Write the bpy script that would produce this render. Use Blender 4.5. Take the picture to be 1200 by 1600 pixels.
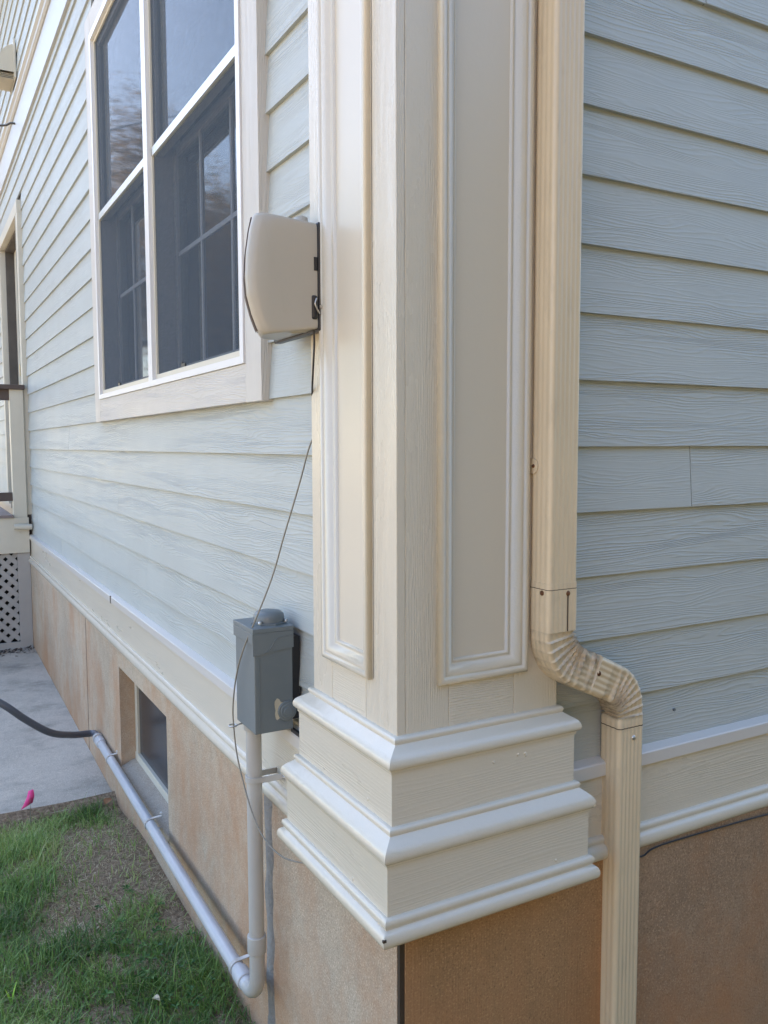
import bpy, math, random
import numpy as np
from mathutils import Vector, Matrix
random.seed(7); rng = np.random.default_rng(7)
for o in list(bpy.data.objects): bpy.data.objects.remove(o)
S = bpy.context.scene; COL = S.collection
G = 1.80                      # the modelling origin is at eye level; everything is lifted by this much

# ------------------------------------------------------------------ camera
pitch, roll, yaw = 7.90341e-2, -2.63177e-3, 1.06051875
fw = Vector((math.cos(yaw)*math.cos(pitch), math.sin(yaw)*math.cos(pitch), -math.sin(pitch)))
r0 = fw.cross(Vector((0, 0, 1))).normalized(); u0 = r0.cross(fw)
rt = math.cos(roll)*r0 + math.sin(roll)*u0; up = -math.sin(roll)*r0 + math.cos(roll)*u0
cd = bpy.data.cameras.new('camera'); cam = bpy.data.objects.new('camera', cd); COL.objects.link(cam)
m = Matrix((rt, up, -fw)).transposed().to_4x4(); m.translation = (0, 0, G); cam.matrix_world = m
cd.sensor_fit = 'VERTICAL'; cd.sensor_height = 24; cd.lens = 1313.886/1600*24
cd.clip_start = 0.02; cd.clip_end = 2000
S.camera = cam
# ------------------------------------------------------------------ sky, sun, exposure
SUN_EL, SUN_AZ = math.radians(40), math.radians(66)      # azimuth from +x towards +y: behind the house
w = bpy.data.worlds.new('World'); S.world = w; w.use_nodes = True
nt = w.node_tree; nt.nodes.clear()
sky = nt.nodes.new('ShaderNodeTexSky'); sky.sky_type = 'NISHITA'; sky.sun_disc = False
sky.sun_elevation = SUN_EL; sky.sun_rotation = math.radians(90) - SUN_AZ
sky.air_density = 1.0; sky.dust_density = 1.2; sky.ozone_density = 1.0
bg = nt.nodes.new('ShaderNodeBackground'); bg.inputs[1].default_value = 0.14
wo = nt.nodes.new('ShaderNodeOutputWorld'); nt.links.new(sky.outputs[0], bg.inputs[0]); nt.links.new(bg.outputs[0], wo.inputs[0])
sd = bpy.data.lights.new('sun', 'SUN'); sd.energy = 5.0; sd.angle = math.radians(0.5); sd.color = (1, .84, .64)
sun = bpy.data.objects.new('sun', sd); COL.objects.link(sun)
sdir = Vector((math.cos(SUN_AZ)*math.cos(SUN_EL), math.sin(SUN_AZ)*math.cos(SUN_EL), math.sin(SUN_EL)))
sun.rotation_euler = sdir.to_track_quat('Z', 'Y').to_euler(); sun.location = (0, 0, 30)
S.view_settings.view_transform = 'Standard'; S.view_settings.look = 'None'
S.view_settings.exposure = 2.2; S.view_settings.gamma = 1
S.view_settings.use_curve_mapping = False
S.cycles.use_denoising = True
S.cycles.max_bounces = 10; S.cycles.diffuse_bounces = 5; S.cycles.transparent_max_bounces = 12

BOUNCE_COL, BOUNCE_TOP = (.20, .145, .095), 4.6  # wall colour and height of the added bounce house
# ------------------------------------------------------------------ materials
def newmat(name):
    m = bpy.data.materials.new(name); m.use_nodes = True; n = m.node_tree; n.nodes.clear()
    out = n.nodes.new('ShaderNodeOutputMaterial'); b = n.nodes.new('ShaderNodeBsdfPrincipled')
    n.links.new(b.outputs[0], out.inputs[0]); return m, n, b
def N(n, t, **k):
    x = n.nodes.new(t)
    for a, v in k.items():
        if a in ('operation', 'data_type', 'blend_type', 'noise_dimensions', 'feature', 'distance', 'wave_type', 'bands_direction', 'normalize', 'vector_type', 'use_clamp', 'clamp'): setattr(x, a, v)
    return x
def mth(n, op, a, b=None, c=None, clamp=False):
    x = n.nodes.new('ShaderNodeMath'); x.operation = op; x.use_clamp = clamp
    for i, v in enumerate((a, b, c)):
        if v is None: continue
        if isinstance(v, (int, float)): x.inputs[i].default_value = v
        else: n.links.new(v, x.inputs[i])
    return x.outputs[0]
def noise(n, vec, scale, detail=3, rough=.55, dist=0):
    x = n.nodes.new('ShaderNodeTexNoise'); x.inputs['Scale'].default_value = scale; x.inputs['Detail'].default_value = detail
    x.inputs['Roughness'].default_value = rough; x.inputs['Distortion'].default_value = dist
    if vec is not None: n.links.new(vec, x.inputs['Vector'])
    return x.outputs[0]
def mapping(n, vec, scale=(1, 1, 1), loc=(0, 0, 0)):
    x = n.nodes.new('ShaderNodeMapping'); x.inputs['Scale'].default_value = scale; x.inputs['Location'].default_value = loc
    n.links.new(vec, x.inputs['Vector']); return x.outputs[0]
def ramp(n, fac, stops):
    x = n.nodes.new('ShaderNodeValToRGB'); e = x.color_ramp.elements
    while len(e) < len(stops): e.new(.5)
    for i, (p, c) in enumerate(stops):
        e[i].position = p; e[i].color = (*c, 1) if len(c) == 3 else c
    n.links.new(fac, x.inputs[0]); return x.outputs[0]
def mix(n, fac, a, b, mode='MIX'):
    x = n.nodes.new('ShaderNodeMix'); x.data_type = 'RGBA'; x.blend_type = mode
    for s, v in ((x.inputs[0], fac), (x.inputs[6], a), (x.inputs[7], b)):
        if isinstance(v, (int, float)): s.default_value = v
        elif isinstance(v, tuple): s.default_value = (*v, 1)
        else: n.links.new(v, s)
    return x.outputs[2]
def bump(n, b, h, strength, dist, prev=None):
    x = n.nodes.new('ShaderNodeBump'); x.inputs['Strength'].default_value = strength; x.inputs['Distance'].default_value = dist
    n.links.new(h, x.inputs['Height'])
    if prev is not None: n.links.new(prev, x.inputs['Normal'])
    n.links.new(x.outputs[0], b.inputs['Normal']); return x.outputs[0]
def tc(n, k='UV'): return n.nodes.new('ShaderNodeTexCoord').outputs[k]

def grain_paint(name, col, rough=.5, depth=.0011, freq=1.0, dirt=.06, spec=.4, brush=0, ridge=70):
    """paint over embossed cedar grain; UV in metres, u along the board"""
    m, n, b = newmat(name); uv = tc(n)
    f1 = noise(n, mapping(n, uv, (1.3*freq, 13*freq, 1)), 1.0, 2.5, .45, .35)
    f2 = noise(n, mapping(n, uv, (5*freq, 60*freq, 1), (3, 9, 0)), 1.0, 2, .5)
    sep = n.nodes.new('ShaderNodeSeparateXYZ'); n.links.new(uv, sep.inputs[0])
    ph = mth(n, 'ADD', mth(n, 'MULTIPLY', f1, ridge*1.0), mth(n, 'MULTIPLY', sep.outputs[1], 500*freq))
    ph = mth(n, 'ADD', ph, mth(n, 'MULTIPLY', f2, 3.0))
    s = mth(n, 'SINE', ph); s = mth(n, 'MULTIPLY_ADD', s, .5, .5); s = mth(n, 'POWER', s, 2.4)
    amp = noise(n, mapping(n, uv, (.9, 9, 1), (7, 1, 0)), 1.0, 2, .5)
    amp = mth(n, 'MULTIPLY_ADD', amp, 2.6, -.75, clamp=True)
    amp = mth(n, 'MAXIMUM', amp, .16)
    h = mth(n, 'MULTIPLY', s, amp)
    fine = noise(n, mapping(n, uv, (60, 500, 1)), 1.0, 2, .6)
    h = mth(n, 'ADD', h, mth(n, 'MULTIPLY', fine, .22))
    if brush:
        h = mth(n, 'ADD', h, mth(n, 'MULTIPLY', noise(n, mapping(n, uv, (110, 170, 1)), 1.0, 3, .6), brush))
    bump(n, b, h, 1.0, depth)
    d = noise(n, tc(n, 'Object'), 3.1, 5, .6)
    d2 = noise(n, mapping(n, uv, (2, 9, 1), (1, 4, 0)), 1.0, 4, .6)
    k = mth(n, 'ADD', mth(n, 'MULTIPLY', d, .6), mth(n, 'MULTIPLY', d2, .4))
    c = ramp(n, k, [(.3, tuple(x*(1-dirt*1.6) for x in col)), (.55, col), (.75, tuple(min(1, x*(1+dirt)) for x in col))])
    n.links.new(c, b.inputs['Base Color'])
    rr = mth(n, 'MULTIPLY_ADD', d2, .25, rough-.12); n.links.new(rr, b.inputs['Roughness'])
    b.inputs['Specular IOR Level'].default_value = spec
    return m
SIDE = (.435, .465, .452); TRIM = (.61, .555, .455)
M_side = grain_paint('siding_paint', SIDE, .50, .0011, 1.6, .05, .35, 0, 62)
M_trimg = grain_paint('trim_paint_grained', TRIM, .30, .00055, 1.5, .012, .6, .7, 50)
M_stile = grain_paint('trim_paint_stippled', TRIM, .28, .0006, 2.4, .012, .6, 1.5, 34)
M_casing = grain_paint('casing_paint_grained', (.565, .54, .495), .5, .0014, 1.5, .05, .4)
def smooth_paint(name, col, rough=.3, amp=.0003, dirt=.04, scale=26, spec=.5, dirtcol=None, dirtamt=0, streak=False, metal=0, th=2.75):
    m, n, b = newmat(name); ob = tc(n, 'Object')
    h = noise(n, ob, scale, 4, .6); h2 = noise(n, ob, scale*9, 3, .6)
    bump(n, b, mth(n, 'ADD', h, mth(n, 'MULTIPLY', h2, .3)), 1.0, amp)
    d = noise(n, mapping(n, ob, (1, 1, .25) if streak else (1, 1, 1)), 9 if streak else 4, 5, .62)
    c = ramp(n, d, [(.3, tuple(x*(1-dirt*1.5) for x in col)), (.6, col), (.8, tuple(min(1, x*(1+dirt)) for x in col))])
    if dirtcol:
        dd = noise(n, mapping(n, ob, (9, 9, 2.2), (2, 5, 1)), 3, 6, .72)
        f = mth(n, 'MULTIPLY_ADD', dd, 5, -th, clamp=True); f = mth(n, 'MULTIPLY', f, dirtamt)
        c = mix(n, f, c, dirtcol)
    if dirt < .05 and not dirtcol:
        d = noise(n, ob, 2, 1, .4)
        c = mix(n, d, tuple(x*.97 for x in col), tuple(min(1, x*1.03) for x in col))
        b.inputs['Roughness'].default_value = rough
    else: n.links.new(mth(n, 'MULTIPLY_ADD', d, .2, rough-.1), b.inputs['Roughness'])
    n.links.new(c, b.inputs['Base Color'])
    b.inputs['Specular IOR Level'].default_value = spec; b.inputs['Metallic'].default_value = metal
    return m
M_trim = smooth_paint('trim_paint_smooth', TRIM, .17, .0016, .03, 24, .65)
M_panel = smooth_paint('panel_paint', TRIM, .28, .0005, .03, 14, .5)
M_spout = smooth_paint('spout_enamel', (.67, .545, .375), .32, .0003, .06, 30, .5, (.25, .20, .14), .28, True, th=2.8)
M_elbow = smooth_paint('elbow_enamel', (.67, .545, .375), .34, .0005, .06, 40, .5)
def _elbow_dirt():
    n = M_elbow.node_tree; b = [x for x in n.nodes if x.type == 'BSDF_PRINCIPLED'][0]
    src = b.inputs['Base Color'].links[0].from_socket
    at = n.nodes.new('ShaderNodeAttribute'); at.attribute_name = 'grime'
    nz = noise(n, tc(n, 'Object'), 38, 5, .7); nb = noise(n, tc(n, 'Object'), 9, 3, .6)
    f = mth(n, 'MULTIPLY', at.outputs['Fac'], mth(n, 'MULTIPLY_ADD', nz, 3.2, -1.0, clamp=True)); f = mth(n, 'MULTIPLY', f, mth(n, 'MULTIPLY_ADD', nb, 3, -.7, clamp=True))
    n.links.new(mix(n, f, src, (.13, .10, .07)), b.inputs['Base Color'])
_elbow_dirt()
M_grime = smooth_paint('seam_grime', (.06, .042, .028), .8, .0006, .3, 60)
M_rust = smooth_paint('rusty_screw', (.17, .075, .035), .6, .0006, .4, 300, .4, None, 0, False, .4)
M_vinyl = smooth_paint('window_vinyl', (.60, .565, .47), .38, .0002, .04, 12, .45)
M_vinyl_shade = smooth_paint('shaded_vinyl', (.13, .13, .135), .45, .0002, .05, 12, .4)  # dark copy of the window vinyl; shade behind the screen painted in
M_vinylw = smooth_paint('window_vinyl_white', (.74, .74, .74), .35, .0002, .03, 12, .5)
M_alu = smooth_paint('pale_aluminium', (.66, .70, .70), .32, .0002, .05, 30, .5, None, 0, False, .3)
M_cap = smooth_paint('drip_cap_paint', (.60, .57, .53), .3, .0004, .04, 20, .5)
M_band = smooth_paint('belly_band_paint', (.45, .46, .45), .4, .0004, .04, 20, .4)
M_grey = smooth_paint('grey_enamel', (.155, .180, .190), .40, .0004, .07, 25, .5)
M_peel = smooth_paint('peeled_paint', (.52, .47, .36), .6, .001, .15, 90)
M_pvc = smooth_paint('grey_pvc', (.47, .46, .44), .36, .0003, .05, 18, .45, (.25, .2, .14), .25)
M_pvcb = smooth_paint('bluish_pvc', (.50, .51, .53), .36, .0003, .05, 18, .45, (.25, .22, .17), .2)
M_flex = smooth_paint('dark_flex_conduit', (.085, .095, .12), .38, .0004, .08, 60, .5)
M_wire = smooth_paint('wire_jacket', (.25, .235, .20), .45, .0002, .1, 200, .5)
M_blackp = smooth_paint('black_plastic', (.018, .018, .021), .35, .0003, .1, 60, .5)
M_steel = smooth_paint('zinc_steel', (.55, .54, .52), .3, .0003, .1, 90, .5, None, 0, False, .85)
M_boxp = smooth_paint('beige_box_plastic', (.44, .405, .345), .36, .0001, .03, 3, .5, (.30, .24, .15), .12)
M_foam = smooth_paint('sealant_foam', (.50, .46, .38), .8, .006, .2, 60)
M_deckd = grain_paint('deck_brown', (.10, .075, .065), .6, .001, 1.4, .2)
M_deckc = smooth_paint('deck_cream', (.58, .55, .46), .5, .0005, .06, 20)
M_deckb = grain_paint('deck_boards', (.22, .18, .17), .7, .001, 1.4, .2)
M_lat = smooth_paint('lattice_vinyl', (.37, .36, .345), .5, .0003, .06, 20)
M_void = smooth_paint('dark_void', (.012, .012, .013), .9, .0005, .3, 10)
M_sheath = smooth_paint('sheathing', (.10, .09, .08), .9, .001, .2, 10)
M_pink = smooth_paint('pink_plastic', (1, .10, .42), .4, .0003, .05, 40)
M_mortar = smooth_paint('grey_mortar', (.36, .33, .30), .9, .010, .3, 90)
M_roof = smooth_paint('roof_shingle', (.09, .085, .08), .9, .004, .25, 20)
M_room = smooth_paint('room_paint', (.05, .05, .06), .9, .0005, .1, 5)
M_muntin = smooth_paint('muntin_paint', (.20, .205, .22), .5, .0002, .05, 10)

def concrete(name, base, speck=.5, stain=0, stria=False, zlo=.0, zhi=.8, mildew=False):
    m, n, b = newmat(name); ob = tc(n, 'Object')
    sp = noise(n, ob, 210, 2, .7); mid = noise(n, ob, 28, 4, .65); big = noise(n, ob, 1.7, 4, .6)
    c = ramp(n, big, [(.3, tuple(x*.80 for x in base)), (.5, base), (.7, tuple(x*1.12 for x in base))])
    dk = tuple(x*.55 for x in base); lt = tuple(min(1, x*1.45) for x in base)
    c = mix(n, mth(n, 'MULTIPLY_ADD', sp, 8, -4.4, clamp=True), c, lt)
    c = mix(n, mth(n, 'MULTIPLY_ADD', sp, -8, 3.3, clamp=True), c, dk)
    c = mix(n, mth(n, 'MULTIPLY', mth(n, 'MULTIPLY_ADD', mid, 3, -1.4, clamp=True), .35), c, dk)
    if mildew:
        md = noise(n, mapping(n, ob, (1, 1.6, 1), (2, 7, 0)), 2.2, 6, .68)
        c = mix(n, mth(n, 'MULTIPLY', mth(n, 'MULTIPLY_ADD', md, 5, -2.5, clamp=True), .55), c, (.15, .145, .13))
    if stain:      # red-clay splash and runs
        st = noise(n, mapping(n, ob, (1.3, 1.3, .75), (4, 2, 1)), 1.7, 7, .72)
        sep = n.nodes.new('ShaderNodeSeparateXYZ'); n.links.new(ob, sep.inputs[0])
        low = mth(n, 'MULTIPLY_ADD', sep.outputs[2], -1/(zhi-zlo), zhi/(zhi-zlo), clamp=True)
        f = mth(n, 'ADD', mth(n, 'MULTIPLY_ADD', st, 3.6, -1.85), mth(n, 'MULTIPLY', low, .65), clamp=True)
        f = mth(n, 'MULTIPLY', f, stain)
        c = mix(n, f, c, (.42, .205, .095))
    n.links.new(c, b.inputs['Base Color']); b.inputs['Roughness'].default_value = .9; b.inputs['Specular IOR Level'].default_value = .2
    h = mth(n, 'ADD', mth(n, 'MULTIPLY', sp, .5), mid)
    if stria:
        h = mth(n, 'ADD', mth(n, 'MULTIPLY', noise(n, mapping(n, ob, (160, 160, 3)), 1, 3, .6), 1.0), mth(n, 'MULTIPLY', h, .3))
    bump(n, b, h, 1.0, .0035 if not stria else .002)
    return m
M_found = concrete('stucco_parge', (.46, .38, .29), .5, .75, False, 0, .85)
M_found2 = concrete('smooth_parge', (.34, .20, .10), .5, .8, True, 0, 1.1)
M_slab = concrete('patio_concrete', (.52, .475, .41), .3, 0, False, 0, .8, True)
M_sill = concrete('sill_parge', (.42, .36, .29), .5, .2)

def glass_mat(name, tint=(.8, .85, .85)):
    m = bpy.data.materials.new(name); m.use_nodes = True; n = m.node_tree; n.nodes.clear()
    out = n.nodes.new('ShaderNodeOutputMaterial'); gl = n.nodes.new('ShaderNodeBsdfGlossy'); tr = n.nodes.new('ShaderNodeBsdfTransparent')
    gl.inputs['Roughness'].default_value = .045; gl.inputs['Color'].default_value = (.95, .97, 1, 1); tr.inputs[0].default_value = (*tint, 1)
    fr = n.nodes.new('ShaderNodeFresnel'); fr.inputs[0].default_value = 2.25
    mx = n.nodes.new('ShaderNodeMixShader'); n.links.new(fr.outputs[0], mx.inputs[0]); n.links.new(tr.outputs[0], mx.inputs[1]); n.links.new(gl.outputs[0], mx.inputs[2])
    nz = noise(n, tc(n, 'Object'), 1.6, 2, .5); bp = n.nodes.new('ShaderNodeBump'); bp.inputs['Distance'].default_value = .0012; bp.inputs['Strength'].default_value = .4
    n.links.new(nz, bp.inputs['Height']); n.links.new(bp.outputs[0], gl.inputs['Normal'])
    n.links.new(mx.outputs[0], out.inputs[0]); return m
M_glass = glass_mat('window_glass')
def screen_mat():
    m = bpy.data.materials.new('insect_mesh'); m.use_nodes = True; n = m.node_tree; n.nodes.clear()
    out = n.nodes.new('ShaderNodeOutputMaterial'); d = n.nodes.new('ShaderNodeBsdfDiffuse'); tr = n.nodes.new('ShaderNodeBsdfTransparent')
    d.inputs[0].default_value = (.14, .175, .215, 1)
    mx = n.nodes.new('ShaderNodeMixShader')
    ob = tc(n, 'Object')
    f = noise(n, mapping(n, ob, (1, 260, 14)), 1, 2, .6); g = noise(n, mapping(n, ob, (1, 14, 260), (3, 3, 3)), 1, 2, .6)
    k = mth(n, 'MULTIPLY_ADD', mth(n, 'ADD', f, g), .42, -.02, clamp=True)
    n.links.new(k, mx.inputs[0]); n.links.new(tr.outputs[0], mx.inputs[1]); n.links.new(d.outputs[0], mx.inputs[2])
    n.links.new(mx.outputs[0], out.inputs[0]); return m
M_screen = screen_mat()
def leafmat(name, cols, rough=.55, trans=.35):
    m, n, b = newmat(name)
    at = n.nodes.new('ShaderNodeAttribute'); at.attribute_name = 'tone'
    c = ramp(n, at.outputs['Fac'], [(i/(len(cols)-1), q) for i, q in enumerate(cols)])
    n.links.new(c, b.inputs['Base Color']); b.inputs['Roughness'].default_value = rough
    tl = n.nodes.new('ShaderNodeBsdfTranslucent'); n.links.new(c, tl.inputs[0])
    mx = n.nodes.new('ShaderNodeMixShader'); mx.inputs[0].default_value = trans
    out = [x for x in n.nodes if x.type == 'OUTPUT_MATERIAL'][0]
    n.links.new(b.outputs[0], mx.inputs[1]); n.links.new(tl.outputs[0], mx.inputs[2]); n.links.new(mx.outputs[0], out.inputs[0])
    return m
M_grass = leafmat('grass_blades', [(.06, .14, .03), (.13, .25, .055), (.24, .38, .09), (.38, .48, .15), (.60, .60, .34)], .45, .3)
M_straw = leafmat('dead_grass', [(.26, .19, .12), (.52, .42, .27), (.75, .66, .46)], .8, .2)
M_leafA = leafmat('autumn_leaves', [(.10, .07, .02), (.26, .16, .04), (.42, .24, .06)], .6, .35)
M_leafB = leafmat('green_leaves', [(.03, .06, .015), (.06, .10, .025), (.12, .15, .04)], .6, .35)
M_weed = leafmat('weed_leaves', [(.03, .09, .02), (.06, .16, .03), (.12, .24, .05)], .5, .3)
M_bark = smooth_paint('bark', (.10, .075, .055), .9, .02, .3, 8)
def ground_mat():
    m, n, b = newmat('soil_and_lawn'); ob = tc(n, 'Object')
    a = noise(n, ob, 5, 6, .7); f = noise(n, ob, 60, 4, .7); far = noise(n, ob, .35, 5, .65)
    soil = ramp(n, f, [(.3, (.11, .08, .055)), (.5, (.25, .185, .125)), (.72, (.42, .33, .23))])
    lawn = ramp(n, far, [(.3, (.20, .165, .07)), (.5, (.30, .225, .115)), (.7, (.40, .28, .15))])
    sep = n.nodes.new('ShaderNodeSeparateXYZ'); n.links.new(ob, sep.inputs[0])
    dd = mth(n, 'SQRT', mth(n, 'ADD', mth(n, 'POWER', mth(n, 'SUBTRACT', sep.outputs[0], .5), 2), mth(n, 'POWER', mth(n, 'SUBTRACT', sep.outputs[1], 3), 2)))
    k = mth(n, 'ADD', mth(n, 'MULTIPLY_ADD', dd, .5, -1.2), mth(n, 'MULTIPLY_ADD', a, 1.0, -.5), clamp=True)
    n.links.new(mix(n, k, soil, lawn), b.inputs['Base Color']); b.inputs['Roughness'].default_value = .95
    b.inputs['Specular IOR Level'].default_value = .1
    bump(n, b, mth(n, 'ADD', f, a), 1.0, .012); return m
M_ground = ground_mat()

# ------------------------------------------------------------------ mesh helpers
class MB:
    def __init__(s): s.v = []; s.f = []; s.uv = []; s.sm = []; s.mi = []
    def quad(s, pts, uv=None, smooth=False, mi=0):
        i = len(s.v); s.v += [tuple(p) for p in pts]; s.f.append(tuple(range(i, i+len(pts))))
        s.uv.append(uv or [(p[0]+p[1], p[2]) for p in pts]); s.sm.append(smooth); s.mi.append(mi)
    def box(s, x0, x1, y0, y1, z0, z1, grain='z', off=None, mi=0):
        if off is None: off = (random.uniform(0, 40), random.uniform(0, 40))
        g = 'xyz'.index(grain)
        P = [(x, y, z) for x in (x0, x1) for y in (y0, y1) for z in (z0, z1)]
        for ax, idx in ((0, (0, 1, 3, 2)), (0, (4, 6, 7, 5)), (1, (0, 4, 5, 1)), (1, (2, 3, 7, 6)), (2, (0, 2, 6, 4)), (2, (1, 5, 7, 3))):
            pts = [P[i] for i in idx]
            gu = g if ax != g else (g+1) % 3
            ov = [a for a in (0, 1, 2) if a != ax and a != gu][0]
            s.quad(pts, [(p[gu]+off[0], p[ov]+off[1]) for p in pts], mi=mi)
        return s
    def grid(s, rows, closed=False, smooth=True, uvs=None, mi=0):
        """rows: list of equally long point lists; shared vertices"""
        base = len(s.v); nr = len(rows); nc = len(rows[0])
        for r in rows: s.v += [tuple(p) for p in r]
        U = [0]
        for a, b in zip(rows, rows[1:]): U.append(U[-1]+(Vector(b[0])-Vector(a[0])).length)
        V = [0]
        for a, b in zip(rows[0], rows[0][1:]): V.append(V[-1]+(Vector(b)-Vector(a)).length)
        V.append(V[-1]+.01)
        for i in range(nr-1):
            for j in range(nc if closed else nc-1):
                k = (j+1) % nc
                s.f.append((base+i*nc+j, base+i*nc+k, base+(i+1)*nc+k, base+(i+1)*nc+j))
                s.uv.append([(U[i], V[j]), (U[i], V[j+1]), (U[i+1], V[j+1]), (U[i+1], V[j])]); s.sm.append(smooth); s.mi.append(mi)
    def cap(s, pts, rev=False):
        s.quad(list(reversed(pts)) if rev else pts)
    def tube(s, path, r, n=14, caps=True, smooth=True):
        P = [Vector(p) for p in path]; rows = []; nrm = None
        for i, p in enumerate(P):
            t = ((P[min(i+1, len(P)-1)]-P[max(i-1, 0)])).normalized()
            if nrm is None:
                nrm = t.orthogonal().normalized()
            nrm = (nrm-t*nrm.dot(t)).normalized(); bn = t.cross(nrm)
            rr = r[i] if isinstance(r, (list, tuple)) else r
            rows.append([p+rr*(math.cos(a)*nrm+math.sin(a)*bn) for a in [2*math.pi*k/n for k in range(n)]])
        s.grid(rows, closed=True, smooth=smooth)
        if caps: s.cap(rows[0], True); s.cap(rows[-1])
        return s
    def build(s, name, mat, parent=None, bevel=0, subs=0, tone=None):
        me = bpy.data.meshes.new(name)
        root = parent
        while root is not None and root.parent is not None: root = root.parent
        lo = Vector(root.location) if root is not None else Vector((0, 0, 0))
        vv = np.array(s.v, dtype=float) + np.array([0, 0, G]) - np.array(lo)
        me.from_pydata([tuple(p) for p in vv], [], s.f)
        ul = me.uv_layers.new(name='UVMap'); flat = [c for u in s.uv for p in u for c in p]
        ul.data.foreach_set('uv', flat)
        me.polygons.foreach_set('use_smooth', s.sm)
        for mt in (mat if isinstance(mat, (list, tuple)) else [mat]): me.materials.append(mt)
        if any(s.mi): me.polygons.foreach_set('material_index', s.mi)
        me.update()
        o = bpy.data.objects.new(name, me); COL.objects.link(o)
        if parent is not None: o.parent = parent
        if bevel:
            b = o.modifiers.new('bevel', 'BEVEL'); b.width = bevel; b.segments = 2; b.limit_method = 'ANGLE'; b.angle_limit = math.radians(40)
            wl = o.modifiers.new('weld', 'WELD'); wl.merge_threshold = .0001
            o.modifiers.move(1, 0)
        if subs:
            sm = o.modifiers.new('sub', 'SUBSURF'); sm.levels = subs; sm.render_levels = subs
        return o
def tag(o, label, cat, group=None, kind=None):
    if label: o['label'] = label
    if cat: o['category'] = cat
    if group: o['group'] = group
    if kind: o['kind'] = kind
    return o
def thing(name, loc, label, cat, group=None):
    o = bpy.data.objects.new(name, None); COL.objects.link(o); o.location = (loc[0], loc[1], loc[2]+G); o.empty_display_size = .1
    return tag(o, label, cat, group)
def catmull(pts, n=10):
    P = [Vector(p) for p in pts]; P = [P[0]*2-P[1]]+P+[P[-1]*2-P[-2]]; out = []
    for i in range(1, len(P)-2):
        a, b, c, d = P[i-1:i+3]
        for k in range(n):
            t = k/n
            out.append(.5*((2*b)+(-a+c)*t+(2*a-5*b+4*c-d)*t*t+(-a+3*b-3*c+d)*t**3))
    out.append(P[-2]); return out

# ------------------------------------------------------------------ key dimensions (metres; x along right wall, y along left wall)
XL, YR, EXP = .868, 1.471, .1524
XC, YC = .8304, 1.433             # column faces
YE, XE = 1.835, 1.248             # column far edges on the left and right walls
FX, FY = .848, 1.451              # foundation faces
WALL_TOP = 4.3; YFAR = 15.0; XFAR = 9.0
house = thing('house', (XL, YR, -1.80), 'pale blue-grey lap sided house with a cream panelled corner column on a tan foundation', 'house')

# ------------------------------------------------------------------ siding
def lap_wall(name, side, z0, holes, lo, hi, zmin, zmax, joints, seed):
    """side 'L': plane x=XL, runs along y ; 'R': plane y=YR, runs along x"""
    rnd = random.Random(seed); mb = MB()
    k0 = math.floor((zmin-z0)/EXP)-1; k = k0
    while True:
        zb = z0+k*EXP; zt = zb+EXP; k += 1
        if zb >= zmax: break
        if zt <= zmin: continue
        za, zc = max(zb, zmin), min(zt, zmax)
        cuts = [c for (c, zj) in joints if zb < zj < zt]
        if not cuts:
            c = lo+rnd.uniform(.8, 3.4)
            while c < hi: cuts.append(c); c += 3.66
            cuts = [c for c in cuts if not (side == 'L' and c < 7.6) and not (side == 'R' and c < 2.4)]
        else:
            c = max(cuts)+3.66
            while c < hi: cuts.append(c); c += 3.66
        segs = []; e = [lo]+sorted(cuts)+[hi]
        for a, b in zip(e, e[1:]): segs.append((a+.0013, b-.0013))
        for (ha, hb, hz0, hz1) in holes:
            if za < hz1-.001 and zc > hz0+.02:
                new = []
                for a, b in segs:
                    if b <= ha or a >= hb: new.append((a, b)); continue
                    if a < ha: new.append((a, ha))
                    if b > hb: new.append((hb, b))
                segs = new
        for a, b in segs:
            ou, ov = rnd.uniform(0, 60), rnd.uniform(0, 60); t = .0115; jig = rnd.uniform(-.0008, .0008)
            n = max(1, int((b-a)/.5)); 
            for i in range(n):
                p, q = a+(b-a)*i/n, a+(b-a)*(i+1)/n
                dz = lambda z: t*(z-zb)/EXP + jig
                o0, o1 = dz(za), dz(zc)
                hb2 = zb if za == zb else za
                def P(u, off, z): return (XL+off, u, z) if side == 'L' else (u, YR+off, z)
                fr = [P(p, o0, za), P(q, o0, za), P(q, o1, zc), P(p, o1, zc)]
                uvq = [(p+ou, za-zb+ov), (q+ou, za-zb+ov), (q+ou, zc-zb+ov), (p+ou, zc-zb+ov)]
                bt = [P(p, o0+.0125, za), P(q, o0+.0125, za), P(q, o0, za), P(p, o0, za)]
                if side == 'L': fr = fr[::-1]; uvq = uvq[::-1]; bt = bt[::-1]
                mb.quad(fr, uvq); mb.quad(bt)
                if i == 0: mb.quad([P(p, o0, za), P(p, o1, zc), P(p, o1+.008, zc), P(p, o0+.008, za)])
                if i == n-1: mb.quad([P(q, o0, za), P(q, o1, zc), P(q, o1+.008, zc), P(q, o0+.008, za)])
    return mb.build(name, M_side, house)
WIN = (2.20, 4.595, .124, 2.125)       # window casing outline on the left wall (y0,y1,z0,z1)
DOOR = (7.72, 9.42, -.58, 2.04)
jl = [(5.66, .05), (4.22, -.26), (5.19, -.39), (3.69, -.575), (6.12, -.68)]
lap_wall('lap_siding', 'L', -.023, [(WIN[0]+.03, WIN[1]-.03, WIN[2]+.0, WIN[3]), (DOOR[0]+.02, DOOR[1]-.02, DOOR[2], DOOR[3]-.0)], YE-.02, YFAR, -.757, 2.47, jl, 3)
lap_wall('lap_siding', 'L', -.023+.02, [], YE-.02, YFAR, 2.80, WALL_TOP, [(99, 99)], 4)
jr = [(1.720, 1.12), (1.715, -.08)]
lap_wall('lap_siding', 'R', -.0035, [], XE-.02, XFAR, -.757, WALL_TOP, jr, 5)
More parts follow.
